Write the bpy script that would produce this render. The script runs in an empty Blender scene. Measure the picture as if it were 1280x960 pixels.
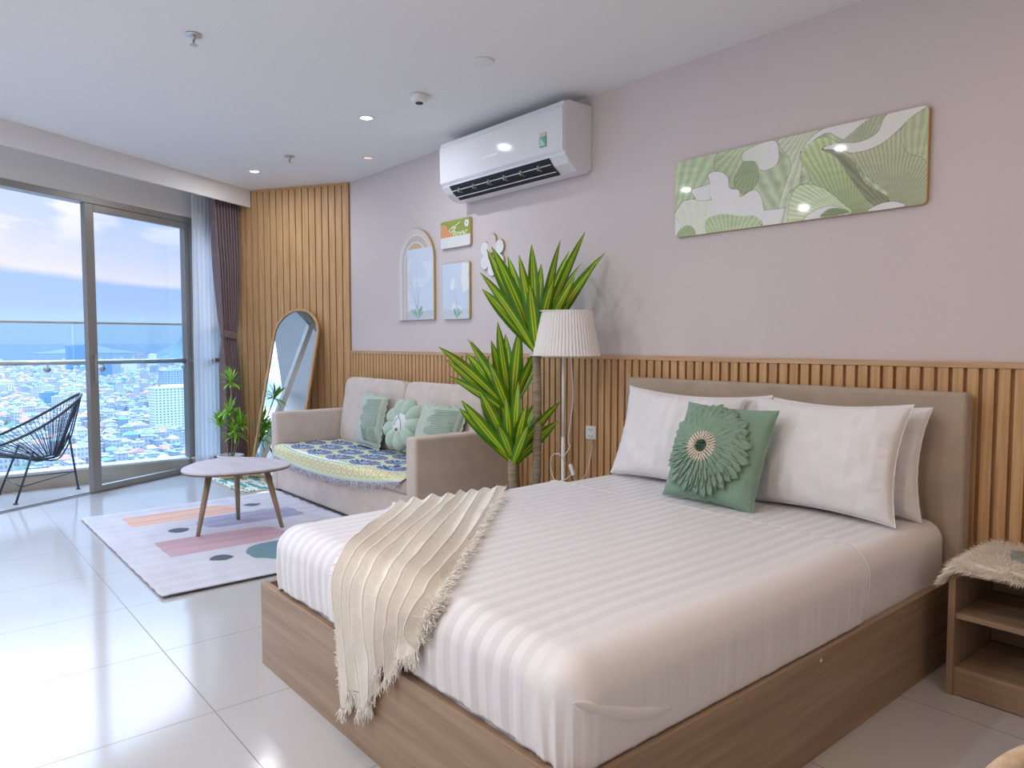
# Bedroom with a balcony high above a coastal city
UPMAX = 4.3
PW = 5.5      # power unit of downlights and added fill lamps (W)
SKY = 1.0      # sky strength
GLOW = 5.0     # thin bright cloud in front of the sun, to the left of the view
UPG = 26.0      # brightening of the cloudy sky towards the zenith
EXPO = 0.45
CHX, CHY, CHR = -0.028, 0.947, 50
import bpy, bmesh, math, random
import numpy as np
from mathutils import Vector, Matrix, noise as mn
PI = math.pi
rnd = random.Random(7)
SC = bpy.context.scene
COL = SC.collection

# ------------------------------------------------------------------ room frame
CE = 2.774                      # ceiling height
YW = 3.30                       # wall behind the bed
SD = Vector((0.866, 0.5, 0))    # along the slatted oblique wall
WD = Vector((-0.5, 0.866, 0))   # along the window wall
WN = Vector((0.866, 0.5, 0))    # window wall inward normal
P0 = Vector((-6.921, 1.191, 0)) # foot of the sliding leaf on the window line
CORN = Vector((-6.317, 3.3, 0)) # corner bed wall / slatted wall
def WP(along, off=0.0, z=0.0):
    p = P0 + WD * along + WN * off
    return Vector((p.x, p.y, z))

# ------------------------------------------------------------------ materials
def lin(c):
    return tuple(((v / 255.0) / 12.92 if v <= 10 else ((v / 255.0 + 0.055) / 1.055) ** 2.4) for v in c)

def mat(name, col, rough=0.6, metal=0.0, var=0.0, vscale=5.0, stretch=(1, 1, 1), bump=0.0, bscale=30.0,
        bstretch=None, spec=0.5, trans=0.0, sheen=0.0, coat=0.0, emit=None, attr=None, col2=None, detail=4.0, sub=0.0):
    m = bpy.data.materials.new(name); m.use_nodes = True
    nt = m.node_tree; N = nt.nodes; L = nt.links
    b = N['Principled BSDF']
    b.inputs['Roughness'].default_value = rough
    b.inputs['Metallic'].default_value = metal
    b.inputs['Specular IOR Level'].default_value = spec
    if trans: b.inputs['Transmission Weight'].default_value = trans
    if sheen: b.inputs['Sheen Weight'].default_value = sheen
    if coat:
        b.inputs['Coat Weight'].default_value = coat
        b.inputs['Coat Roughness'].default_value = 0.05
    if emit:
        b.inputs['Emission Color'].default_value = (*emit[:3], 1); b.inputs['Emission Strength'].default_value = emit[3]
    tc = N.new('ShaderNodeTexCoord')
    base = None
    if attr:
        a = N.new('ShaderNodeAttribute'); a.attribute_name = attr; base = a.outputs['Color']
    if var > 0 or col2:
        mp = N.new('ShaderNodeMapping'); mp.inputs['Scale'].default_value = stretch
        L.new(tc.outputs['Object'], mp.inputs['Vector'])
        nz = N.new('ShaderNodeTexNoise'); nz.inputs['Scale'].default_value = vscale; nz.inputs['Detail'].default_value = detail
        L.new(mp.outputs['Vector'], nz.inputs['Vector'])
        rp = N.new('ShaderNodeValToRGB')
        c1 = col2 if col2 else tuple(max(0, v * (1 - var)) for v in col)
        c2 = col if col2 else tuple(min(1, v * (1 + var)) for v in col)
        rp.color_ramp.elements[0].position = 0.35; rp.color_ramp.elements[0].color = (*c1, 1)
        rp.color_ramp.elements[1].position = 0.65; rp.color_ramp.elements[1].color = (*c2, 1)
        L.new(nz.outputs['Fac'], rp.inputs['Fac'])
        if base is None: base = rp.outputs['Color']
        else:
            mx = N.new('ShaderNodeMix'); mx.data_type = 'RGBA'; mx.blend_type = 'MULTIPLY'; mx.inputs[0].default_value = 1.0
            L.new(base, mx.inputs[6]); L.new(rp.outputs['Color'], mx.inputs[7]); base = mx.outputs[2]
    if base is not None: L.new(base, b.inputs['Base Color'])
    else: b.inputs['Base Color'].default_value = (*col, 1)
    if bump > 0:
        mp2 = N.new('ShaderNodeMapping'); mp2.inputs['Scale'].default_value = bstretch or stretch
        L.new(tc.outputs['Object'], mp2.inputs['Vector'])
        n2 = N.new('ShaderNodeTexNoise'); n2.inputs['Scale'].default_value = bscale; n2.inputs['Detail'].default_value = 5
        L.new(mp2.outputs['Vector'], n2.inputs['Vector'])
        bp = N.new('ShaderNodeBump'); bp.inputs['Strength'].default_value = bump; bp.inputs['Distance'].default_value = 0.01
        L.new(n2.outputs['Fac'], bp.inputs['Height']); L.new(bp.outputs['Normal'], b.inputs['Normal'])
    return m

def weave(name, col, scale=700, rough=0.9, var=0.06, bump=0.25, sheen=0.2, stripes=None):
    m = mat(name, col, rough=rough, var=var, vscale=9, bump=bump, bscale=scale, spec=0.25, sheen=sheen)
    return m

def wood(name, c_dark, c_light, axis='Z', scale=2.2, rough=0.45, bump=0.08, spec=0.4):
    st = {'X': (1, 22, 22), 'Y': (22, 1, 22), 'Z': (22, 22, 1)}[axis]
    return mat(name, c_light, col2=c_dark, rough=rough, vscale=scale, stretch=st, bump=bump, bscale=8, spec=spec, detail=8)

def glass_mat(name, tint=(0.95, 0.985, 1.0), ior=1.5, rough=0.0):
    m = bpy.data.materials.new(name); m.use_nodes = True
    nt = m.node_tree; N = nt.nodes; L = nt.links
    for n in list(N): N.remove(n)
    o = N.new('ShaderNodeOutputMaterial'); mx = N.new('ShaderNodeMixShader')
    t = N.new('ShaderNodeBsdfTransparent'); t.inputs['Color'].default_value = (*tint, 1)
    g = N.new('ShaderNodeBsdfGlossy'); g.inputs['Roughness'].default_value = rough
    lw = N.new('ShaderNodeLayerWeight'); lw.inputs['Blend'].default_value = 0.5; X.nt = nt
    k = X.op('POWER', X(lw.outputs['Facing']), 5.0) * 0.9 + 0.045
    L.new(k.s, mx.inputs[0]); L.new(t.outputs[0], mx.inputs[1]); L.new(g.outputs[0], mx.inputs[2])
    L.new(mx.outputs[0], o.inputs['Surface'])
    return m

def sheer_mat(name, col=(0.9, 0.92, 0.95)):
    m = bpy.data.materials.new(name); m.use_nodes = True
    nt = m.node_tree; N = nt.nodes; L = nt.links
    for n in list(N): N.remove(n)
    o = N.new('ShaderNodeOutputMaterial')
    d = N.new('ShaderNodeBsdfDiffuse'); d.inputs['Color'].default_value = (*col, 1)
    tl = N.new('ShaderNodeBsdfTranslucent'); tl.inputs['Color'].default_value = (*col, 1)
    tr = N.new('ShaderNodeBsdfTransparent')
    a = N.new('ShaderNodeMixShader'); a.inputs[0].default_value = 0.55
    b = N.new('ShaderNodeMixShader'); b.inputs[0].default_value = 0.18
    L.new(d.outputs[0], a.inputs[1]); L.new(tl.outputs[0], a.inputs[2])
    L.new(a.outputs[0], b.inputs[1]); L.new(tr.outputs[0], b.inputs[2]); L.new(b.outputs[0], o.inputs['Surface'])
    return m

class X:                                            # tiny node-expression builder
    nt = None
    def __init__(s, sock): s.s = sock
    @staticmethod
    def op(kind, *a):
        n = X.nt.nodes.new('ShaderNodeMath'); n.operation = kind
        for i, v in enumerate(a):
            if isinstance(v, X): X.nt.links.new(v.s, n.inputs[i])
            else: n.inputs[i].default_value = float(v)
        return X(n.outputs[0])
    def __add__(s, o): return X.op('ADD', s, o)
    def __radd__(s, o): return X.op('ADD', o, s)
    def __sub__(s, o): return X.op('SUBTRACT', s, o)
    def __rsub__(s, o): return X.op('SUBTRACT', o, s)
    def __mul__(s, o): return X.op('MULTIPLY', s, o)
    def __rmul__(s, o): return X.op('MULTIPLY', o, s)
    def __truediv__(s, o): return X.op('DIVIDE', s, o)
    def fract(s): return X.op('FRACT', s)
    def abs(s): return X.op('ABSOLUTE', s)
    def lt(s, v): return X.op('LESS_THAN', s, v)
    def gt(s, v): return X.op('GREATER_THAN', s, v)
def mixc(nt, fac, c1, c2):
    m = nt.nodes.new('ShaderNodeMix'); m.data_type = 'RGBA'
    for i, v in ((0, fac), (6, c1), (7, c2)):
        if isinstance(v, X): nt.links.new(v.s, m.inputs[i])
        elif isinstance(v, bpy.types.NodeSocket): nt.links.new(v, m.inputs[i])
        elif i == 0: m.inputs[0].default_value = v
        else: m.inputs[i].default_value = (*v, 1)
    return m.outputs[2]

# ------------------------------------------------------------------ mesh building
class MB:
    def __init__(s): s.v = []; s.f = []; s.uv = {}
    def add(s, vs, fs, M=None):
        o = len(s.v)
        for p in vs:
            p = Vector(p)
            if M is not None: p = M @ p
            s.v.append(tuple(p))
        s.f += [tuple(i + o for i in f) for f in fs]
        return o
    def box(s, c, d, M=None):
        x, y, z = [v / 2 for v in d]
        vs = [(c[0] + i * x, c[1] + j * y, c[2] + k * z) for k in (-1, 1) for (i, j) in ((-1, -1), (1, -1), (1, 1), (-1, 1))]
        s.add(vs, [(3, 2, 1, 0), (4, 5, 6, 7), (0, 1, 5, 4), (1, 2, 6, 5), (2, 3, 7, 6), (3, 0, 4, 7)], M); return s
    def bb(s, a, b, M=None):
        return s.box([(a[i] + b[i]) / 2 for i in range(3)], [abs(b[i] - a[i]) for i in range(3)], M)
    def prism(s, poly, z0, z1, M=None):
        n = len(poly)
        vs = [(p[0], p[1], z0) for p in poly] + [(p[0], p[1], z1) for p in poly]
        fs = [tuple(range(n - 1, -1, -1)), tuple(range(n, 2 * n))] + [(i, (i + 1) % n, n + (i + 1) % n, n + i) for i in range(n)]
        s.add(vs, fs, M); return s
    def lathe(s, prof, seg=32, M=None, cap=True, rfn=None):
        vs = []; fs = []
        for (r, z) in prof:
            for k in range(seg):
                a = 2 * PI * k / seg; rr = r * (rfn(a, z) if rfn else 1)
                vs.append((rr * math.cos(a), rr * math.sin(a), z))
        for i in range(len(prof) - 1):
            for k in range(seg):
                k2 = (k + 1) % seg
                fs.append((i * seg + k, i * seg + k2, (i + 1) * seg + k2, (i + 1) * seg + k))
        if cap:
            fs.append(tuple(range(seg - 1, -1, -1))); fs.append(tuple((len(prof) - 1) * seg + k for k in range(seg)))
        s.add(vs, fs, M); return s
    def tube(s, pts, r, seg=10, M=None, closed=False, flat=1.0):
        pts = [Vector(p) for p in pts]; n = len(pts)
        rr = r if isinstance(r, (list, tuple)) else [r] * n
        vs = []; fs = []
        t0 = (pts[1] - pts[0]).normalized()
        up = Vector((0, 0, 1)) if abs(t0.z) < 0.9 else Vector((1, 0, 0))
        for i in range(n):
            if closed: t = (pts[(i + 1) % n] - pts[i - 1])
            else: t = pts[min(i + 1, n - 1)] - pts[max(i - 1, 0)]
            t.normalize()
            a = up - t * up.dot(t)
            if a.length < 1e-4: a = t.orthogonal()
            a.normalize(); up = a; b = t.cross(a)
            for k in range(seg):
                w = 2 * PI * k / seg
                vs.append(pts[i] + a * math.cos(w) * rr[i] + b * math.sin(w) * rr[i] * flat)
        m = n if closed else n - 1
        for i in range(m):
            j = (i + 1) % n
            for k in range(seg):
                k2 = (k + 1) % seg
                fs.append((i * seg + k, i * seg + k2, j * seg + k2, j * seg + k))
        if not closed:
            fs.append(tuple(range(seg - 1, -1, -1))); fs.append(tuple((n - 1) * seg + k for k in range(seg)))
        s.add(vs, fs, M); return s
    def grid(s, fn, nu, nv, M=None, wrapu=False, uv=False):
        o = len(s.v)
        vs = [fn(i / (nu if wrapu else nu - 1), j / (nv - 1)) for j in range(nv) for i in range(nu)]
        fs = []
        for j in range(nv - 1):
            for i in range(nu if wrapu else nu - 1):
                i2 = (i + 1) % nu
                fs.append((j * nu + i, j * nu + i2, (j + 1) * nu + i2, (j + 1) * nu + i))
        s.add(vs, fs, M)
        if uv:
            for j in range(nv):
                for i in range(nu): s.uv[o + j * nu + i] = (i / (nu - 1), j / (nv - 1))
        return s
    def mesh(s, name, m, smooth=False):
        me = bpy.data.meshes.new(name); me.from_pydata(s.v, [], s.f)
        if m is not None: me.materials.append(m)
        if s.uv:
            ul = me.uv_layers.new(name='UVMap'); li = np.empty(len(me.loops), dtype=np.int32)
            me.loops.foreach_get('vertex_index', li)
            arr = np.zeros((len(s.v), 2)); 
            for k, q in s.uv.items(): arr[k] = q
            ul.data.foreach_set('uv', arr[li].ravel())
        if smooth: me.polygons.foreach_set('use_smooth', [True] * len(me.polygons))
        me.update(); return me

def tag(o, label=None, cat=None, group=None, kind=None):
    if label: o['label'] = label
    if cat: o['category'] = cat
    if group: o['group'] = group
    if kind: o['kind'] = kind
    return o
def obj(name, mb, m, parent=None, smooth=False, bevel=0.0, solid=0.0, sub=0, autosmooth=None, loc=None):
    me = mb.mesh(name, m, smooth) if isinstance(mb, MB) else mb
    bm = bmesh.new(); bm.from_mesh(me)
    bmesh.ops.recalc_face_normals(bm, faces=bm.faces); bm.to_mesh(me); bm.free()
    if smooth: me.polygons.foreach_set('use_smooth', [True] * len(me.polygons))
    o = bpy.data.objects.new(name, me); COL.objects.link(o)
    if parent is not None: o.parent = parent
    if loc is not None: o.location = loc
    if solid:
        md = o.modifiers.new('Solid', 'SOLIDIFY'); md.thickness = solid; md.offset = -1
    if bevel:
        md = o.modifiers.new('Bevel', 'BEVEL'); md.width = bevel; md.segments = 3; md.limit_method = 'ANGLE'; md.angle_limit = math.radians(40)
        md.harden_normals = False
    if sub:
        md = o.modifiers.new('Sub', 'SUBSURF'); md.levels = sub; md.render_levels = sub
    return o
def thing(name, label, cat, loc=(0, 0, 0), rot=(0, 0, 0), group=None):
    o = bpy.data.objects.new(name, None); COL.objects.link(o)
    o.location = loc; o.rotation_euler = rot; o.empty_display_size = 0.1
    return tag(o, label, cat, group)
def struct(name, mb, m, parent=None, **k):
    o = obj(name, mb, m, parent, **k)
    if parent is None: o['kind'] = 'structure'
    return o
def copy_tree(o, parent=None):
    c = o.copy(); COL.objects.link(c); c.parent = parent
    for ch in [q for q in bpy.data.objects if q.parent == o]: copy_tree(ch, c)
    return c
def nz(x, y, z=0.0): return mn.noise(Vector((x, y, z)))
def frame_M(o, xax, yax, zax):
    M = Matrix.Identity(4)
    for i, a in enumerate((xax, yax, zax)):
        for r in range(3): M[r][i] = a[r]
    for r in range(3): M[r][3] = o[r]
    return M
def paint(me, fn):                                   # colours a mesh by its own local coordinates (printed artwork, woven pattern)
    n = len(me.vertices); co = np.empty(n * 3); me.vertices.foreach_get('co', co); co = co.reshape(-1, 3)
    c = fn(co)
    a = me.color_attributes.new('Col', 'FLOAT_COLOR', 'POINT')
    out = np.ones((n, 4)); c = np.clip(c, 0, 1) ** 2.2; g = c.mean(axis=1, keepdims=True)
    out[:, :3] = np.clip((g + (c - g) * 0.80) * 1.22, 0, 0.86)
    a.data.foreach_set('color', out.ravel())
# ================================================================== materials used
M = {}
M['ceiling'] = mat('ceiling_paint', (0.87, 0.87, 0.87), 0.9, spec=0.2)
M['wall'] = mat('mauve_wall_paint', (0.69, 0.615, 0.615), 0.85, var=0.01, vscale=1.5, bump=0.03, bscale=180, spec=0.2)
M['plain'] = mat('white_wall_paint', (0.78, 0.77, 0.74), 0.9, spec=0.2)
M['box'] = mat('curtain_box_paint', (0.80, 0.78, 0.76), 0.85, spec=0.2)
M['oak'] = wood('oak_slats', (0.52, 0.30, 0.135), (0.66, 0.41, 0.205), 'Z', 3.0, 0.5)
M['oakx'] = wood('oak_cap', (0.50, 0.31, 0.17), (0.64, 0.43, 0.26), 'X', 3.0, 0.5)
M['oakback'] = wood('oak_backing', (0.34, 0.19, 0.09), (0.44, 0.26, 0.14), 'Z', 3.0, 0.6)
M['lam'] = wood('grey_oak_laminate_x', (0.30, 0.20, 0.13), (0.395, 0.28, 0.19), 'X', 1.3, 0.42)
M['lamy'] = wood('grey_oak_laminate_y', (0.30, 0.20, 0.13), (0.395, 0.28, 0.19), 'Y', 1.3, 0.42)
M['lamz'] = wood('grey_oak_laminate_z', (0.30, 0.20, 0.13), (0.395, 0.28, 0.19), 'Z', 1.3, 0.42)
M['alu'] = mat('grey_aluminium', (0.29, 0.275, 0.255), 0.38, metal=0.35)
M['steel'] = mat('brushed_steel', (0.62, 0.62, 0.62), 0.3, metal=0.9)
M['glass'] = glass_mat('clear_glass')
M['railglass'] = glass_mat('rail_glass', (0.86, 0.95, 0.99))
M['curb'] = mat('curb_tile', (0.56, 0.49, 0.40), 0.4, var=0.04)
M['white'] = mat('white_plastic', (0.82, 0.82, 0.81), 0.3)
M['whitem'] = mat('white_metal', (0.80, 0.80, 0.79), 0.35)
M['black'] = mat('black_plastic', (0.012, 0.013, 0.016), 0.4)
M['gold'] = mat('gold_edge', (0.62, 0.42, 0.16), 0.35, metal=0.7)

# tile floor: square polished tiles with a thin grey joint
def tile_mat():
    m = bpy.data.materials.new('polished_floor_tile'); m.use_nodes = True
    nt = m.node_tree; b = nt.nodes['Principled BSDF']; X.nt = nt
    tc = nt.nodes.new('ShaderNodeTexCoord'); sp = nt.nodes.new('ShaderNodeSeparateXYZ'); nt.links.new(tc.outputs['Object'], sp.inputs[0])
    x = X(sp.outputs[0]); y = X(sp.outputs[1]); T = 0.642
    u = ((x + 2.53 + T * 40) / T).fract(); v = ((y - 0.785 + T * 40) / T).fract()
    du = X.op('MINIMUM', u, 1.0 - u); dv = X.op('MINIMUM', v, 1.0 - v)
    g = X.op('MINIMUM', du, dv).lt(0.0028)
    n = nt.nodes.new('ShaderNodeTexNoise'); n.inputs['Scale'].default_value = 1.3; nt.links.new(tc.outputs['Object'], n.inputs['Vector'])
    c0 = mixc(nt, n.outputs['Fac'], (0.49, 0.485, 0.49), (0.54, 0.535, 0.54))
    nt.links.new(mixc(nt, g, c0, (0.22, 0.20, 0.18)), b.inputs['Base Color'])
    nt.links.new((g * 0.5 + 0.13).s, b.inputs['Roughness'])
    b.inputs['Specular IOR Level'].default_value = 0.42
    b.inputs['Coat Weight'].default_value = 0.12; b.inputs['Coat Roughness'].default_value = 0.07
    return m
M['tile'] = tile_mat()

# ================================================================== room shell
XR, YB = 1.7, -1.9
wl0 = WP(-3.58); wcor = WP(1.524)
foot = [(CORN.x, CORN.y), (wcor.x, wcor.y), (wl0.x, wl0.y), (XR, wl0.y), (XR, YW)]
foot = [(p[0], p[1]) for p in foot][::-1]
struct('floor', MB().prism(foot, -0.12, 0.0), M['tile'])
struct('ceiling', MB().prism([(p[0], p[1]) for p in foot], CE, CE + 0.15), M['ceiling'])
def wall_between(name, a, b, z0, z1, th, m, outward):
    a = Vector(a); b = Vector(b); o = Vector(outward) * th
    return struct(name, MB().prism([(a.x, a.y), (b.x, b.y), (b.x + o.x, b.y + o.y), (a.x + o.x, a.y + o.y)], z0, z1), m)
wall_between('wall_right', (CORN.x - 0.1, YW, 0), (XR + 0.15, YW, 0), -0.12, CE + 0.1, 0.15, M['wall'], (0, 1, 0))
wall_between('wall_far', CORN, wcor - SD * 0.12, -0.12, CE + 0.1, 0.15, M['plain'], WD)
wall_between('wall_near', (XR, YB - 0.2, 0), (XR, YW, 0), -0.12, CE + 0.1, 0.15, M['plain'], (1, 0, 0))
wall_between('wall_back', (wl0.x - 0.3, wl0.y, 0), (XR, wl0.y, 0), -0.12, CE + 0.1, 0.15, M['plain'], (0, -1, 0))
# wall over and beside the opening
HEAD = 2.475
mb = MB()
def wseg(mb, a0, a1, z0, z1, o0, o1):
    q = [WP(a0, o0), WP(a1, o0), WP(a1, o1), WP(a0, o1)]
    mb.prism([(p.x, p.y) for p in q], z0, z1)
wseg(mb, -3.6, 1.56, HEAD, CE, 0.02, -0.14); wseg(mb, 1.46, 1.56, 0, HEAD, 0.02, -0.14); wseg(mb, -3.6, -3.35, 0, HEAD, 0.02, -0.14)
struct('wall_left', mb, M['plain'])
# curtain box (drop-down board in front of the curtains)
mb = MB(); wseg(mb, -3.56, 1.497, 2.605, CE, 0.43, 0.455)
struct('trim_1', mb, M['box'], bevel=0.003)
# slatted panelling on the oblique wall
mb = MB()
FM = frame_M(CORN - WD * 0.0, SD * -1, WD * -1, Vector((0, 0, 1)))   # x: along wall away from corner, y: into the room
mb.bb((0.0, 0.0, 0), (1.52, 0.008, CE), FM)
bk = struct('wall_panelling', mb, M['oakback'])
bk['label'] = 'floor to ceiling oak slat panelling on the oblique wall behind the mirror'; bk['category'] = 'wall panelling'
mb = MB()
k = 0.006
while k < 1.50:
    mb.bb((k, 0.008, 0), (min(k + 0.064, 1.515), 0.021, CE - 0.022), FM); k += 0.075
mb.bb((0, 0.008, CE - 0.022), (1.52, 0.024, CE), FM)
struct('slats', mb, M['oak'], bk, bevel=0.0015)
# slatted wainscot on the bed wall with a flat cap rail
mb = MB().bb((CORN.x + 0.012, YW - 0.006, 0), (XR, YW, 1.17))
wn = struct('wainscot', mb, M['oakback'])
wn['label'] = 'waist high oak slat wainscot along the mauve wall behind bed and sofa'; wn['category'] = 'wall panelling'
mb = MB(); k = CORN.x + 0.02
while k < XR - 0.03:
    mb.bb((k, YW - 0.022, 0), (k + 0.0400, YW - 0.006, 1.168)); k += 0.0545
struct('slats', mb, M['oak'], wn, bevel=0.0015)
struct('cap_rail', MB().bb((CORN.x + 0.012, YW - 0.027, 1.168), (XR, YW, 1.193)), M['oakx'], wn, bevel=0.002)

# ---------------- window: aluminium outer frame + the sliding leaf at the right of the opening
mb = MB()
wseg(mb, -3.35, 1.46, HEAD - 0.055, HEAD, 0.03, -0.09)
wseg(mb, 1.125, 1.17, 0.0, HEAD - 0.055, 0.03, -0.09); wseg(mb, 1.42, 1.46, 0.0, HEAD - 0.055, 0.03, -0.09); wseg(mb, 1.17, 1.42, 0.0, 0.05, 0.03, -0.09)
wseg(mb, -3.35, -3.30, 0.0, HEAD - 0.055, 0.03, -0.09)
w1_ = struct('window_1', mb, M['alu'], bevel=0.003)
mb = MB(); wseg(mb, 1.168, 1.422, 0.048, HEAD - 0.053, -0.02, -0.028); struct('fixed_pane', mb, M['glass'], w1_)
mb = MB(); wseg(mb, -3.3, 1.12, 0.0005, 0.006, 0.012, 0.002); wseg(mb, -3.3, 1.12, 0.0005, 0.006, -0.05, -0.06)
struct('trim_2', mb, M['alu'])
mb = MB()
wseg(mb, 0.0, 0.085, 0.008, HEAD - 0.055, 0.02, -0.028); wseg(mb, 1.075, 1.125, 0.008, HEAD - 0.055, 0.02, -0.028)
wseg(mb, 0.085, 1.075, 0.008, 0.058, 0.02, -0.028); wseg(mb, 0.085, 1.075, HEAD - 0.115, HEAD - 0.055, 0.02, -0.028)
leaf = struct('door_1', mb, M['alu'], bevel=0.003)
mb = MB(); wseg(mb, 0.082, 1.078, 0.055, HEAD - 0.112, 0.0, -0.008)
struct('glass_pane', mb, M['glass'], leaf)
mb = MB()
for z in (0.95, 1.15):
    wseg(mb, 0.035, 0.05, z - 0.008, z + 0.008, 0.02, 0.045)
mb.tube([WP(0.0425, 0.045, 0.93), WP(0.0425, 0.045, 1.17)], 0.008, 8)
obj('door_handle', mb, M['alu'], leaf, smooth=True)

# ---------------- balcony
XC = -7.46
bal = [(wcor.x - 0.1, 2.35), (XC - 0.2, 2.35), (XC - 0.2, -2.2), (wl0.x - 0.05, -2.2), (wl0.x - 0.05, wl0.y)]
bal2 = [(WP(1.3, -0.062).x, WP(1.3, -0.062).y), (XC - 0.2, WP(1.3, -0.062).y), (XC - 0.2, -2.4), (WP(-3.9, -0.062).x, -2.4), (WP(-3.9, -0.062).x, WP(-3.9, -0.062).y)]
struct('floor_balcony', MB().prism(bal2, -0.12, -0.002), M['tile'])
struct('trim_3', MB().bb((XC - 0.16, -2.4, -0.12), (XC, 2.6, 0.128)), M['curb'])
struct('trim_4', MB().bb((XC - 0.17, -2.4, 0.128), (XC + 0.012, 2.6, 0.148)), M['white'], bevel=0.003)
struct('ceiling_balcony', MB().prism(bal2, 2.84, 3.0), M['box'])
struct('wall_balcony', MB().bb((XC - 0.2, -2.42, -0.1), (WP(-3.6).x + 0.1, -2.30, 3.0)), M['plain'])
t = thing('balcony_railing', 'frameless glass balcony railing with round steel handrail above the low tiled curb', 'railing', (XC - 0.07, 0.2, 0.148))
for a, b in ((-2.55, -1.32), (-1.31, -0.08), (-0.07, 0.978), (0.992, 2.3)):
    obj('glass_panel', MB().bb((-0.006, a, -0.002), (0.006, b, 1.29)), M['railglass'], t)
obj('handrail', MB().tube([(0.055, -2.55, 0.945), (0.055, 2.3, 0.945)], 0.021, 14), M['steel'], t, smooth=True)
obj('top_rail', MB().bb((-0.011, -2.55, 1.288), (0.011, 2.3, 1.306)), M['steel'], t)
for y in (-1.5, -1.12, -0.3, 0.1, 0.78, 1.21, 1.92):
    b = MB(); Mx = frame_M(Vector((0.006, y, 0.885)), Vector((0, 1, 0)), Vector((0, 0, 1)), Vector((1, 0, 0)))
    b.lathe([(0.026, 0), (0.028, 0.004), (0.028, 0.012), (0.012, 0.016), (0.012, 0.03)], 18, Mx)
    b.tube([(0.03, y, 0.885), (0.05, y, 0.89), (0.055, y, 0.93)], 0.007, 8)
    obj('rail_bracket', b, M['steel'], t, smooth=True)

# ---------------- ceiling fixtures
M['bulb'] = mat('lamp_diffuser', (0.9, 0.9, 0.88), 0.4, emit=(1.0, 0.93, 0.82, 14.0))
M['bulb_dim'] = mat('dim_lamp_diffuser', (0.80, 0.62, 0.55), 0.4, emit=(1.0, 0.62, 0.50, 0.5))
def downlight(x, y, label, m, power=0, col=(1, 0.87, 0.70), seen=True, size=0.065):
    if seen:
        t = thing('downlight', label, 'ceiling light', (x, y, CE), group='recessed ceiling downlights')
        obj('trim_ring', MB().lathe([(0.036, -0.001), (0.050, -0.001), (0.049, -0.005), (0.040, -0.006), (0.036, -0.001)], 28, cap=False), M['white'], t, smooth=True)
        obj('diffuser', MB().lathe([(0.001, -0.002), (0.037, -0.002), (0.037, -0.0032), (0.001, -0.0038)], 28), m, t)
    if power:
        l = bpy.data.lights.new('downlight_or_fill_lamp', 'AREA'); l.shape = 'DISK'; l.size = size; l.energy = power; l.color = col
        lo = bpy.data.objects.new('downlight_or_fill_lamp', l); COL.objects.link(lo); lo.location = (x, y, CE - 0.012)
WARM = (1.0, 0.70, 0.45); NEUT = (0.90, 0.935, 1.0)
downlight(-4.441, 2.45, 'brightest round ceiling downlight, in front of the air conditioner', M['bulb'], PW, NEUT)
downlight(-5.38, 2.979, 'dim reddish round ceiling downlight by the corner of the slatted wall', M['bulb_dim'])
downlight(-6.444, 2.445, 'small lit ceiling downlight next to the curtain box', M['bulb'], PW * 0.9, NEUT)
for (x, y, p, c) in ((-2.75, 0.95, 1.0, NEUT), (-4.45, 0.6, 1.3, NEUT), (-1.15, 1.0, 0.8, WARM), (0.6, 1.9, 0.45, WARM), (-0.9, -0.9, 1.7, WARM), (-2.4, -0.9, 4.4, NEUT), (-4.2, -1.2, 3.2, NEUT), (0.9, -0.2, 0.3, WARM), (-0.35, 2.3, 0.35, WARM)):
    downlight(x, y, '', None, PW * p, c, seen=False)  # unseen lamps without fixtures, added to fill the room with light
def sprinkler(x, y, label):
    t = thing('sprinkler_head', label, 'sprinkler', (x, y, CE), group='fire sprinklers on the ceiling')
    obj('escutcheon', MB().lathe([(0.012, -0.001), (0.040, -0.001), (0.038, -0.006), (0.014, -0.009)], 26), M['steel'], t, smooth=True)
    b = MB(); b.tube([(0, 0, -0.006), (0, 0, -0.024)], 0.011, 12)
    for s in (-1, 1): b.tube([(s * 0.010, 0, -0.022), (s * 0.014, 0, -0.034), (s * 0.004, 0, -0.050)], 0.0028, 6)
    obj('body', b, M['steel'], t, smooth=True)
    obj('bulb', MB().tube([(0, 0, -0.024), (0, 0, -0.046)], 0.0035, 8), mat('red_liquid', (0.35, 0.03, 0.03), 0.2), t, smooth=True)
    b = MB().lathe([(0.001, -0.050), (0.018, -0.050), (0.018, -0.053), (0.001, -0.0535)], 20); obj('deflector', b, M['steel'], t)
sprinkler(-3.802, 1.156, 'chrome fire sprinkler head on the ceiling nearest the camera at the upper left')
sprinkler(-5.742, 2.468, 'small far fire sprinkler head on the ceiling between two downlights')
t = thing('smoke_detector', 'white round smoke detector on the ceiling in front of the air conditioner', 'smoke detector', (-3.838, 2.48, CE))
obj('housing', MB().lathe([(0.001, -0.001), (0.056, -0.001), (0.056, -0.016), (0.050, -0.034), (0.030, -0.046), (0.001, -0.047)], 32, cap=False), M['white'], t, smooth=True)
obj('sensor_slot', MB().lathe([(0.001, -0.046), (0.024, -0.046), (0.022, -0.052), (0.001, -0.053)], 20, cap=False), M['black'], t)
t = thing('ceiling_cover', 'flat white round blanking cover on the ceiling right of the smoke detector', 'ceiling cover', (-3.155, 2.449, CE))
obj('disc', MB().lathe([(0.001, -0.0005), (0.058, -0.0005), (0.057, -0.007), (0.052, -0.009), (0.001, -0.009)], 34, cap=False), M['white'], t, smooth=True)
obj('rim', MB().lathe([(0.046, -0.009), (0.050, -0.0115), (0.054, -0.0085)], 34, cap=False), M['white'], t, smooth=True)

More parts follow.
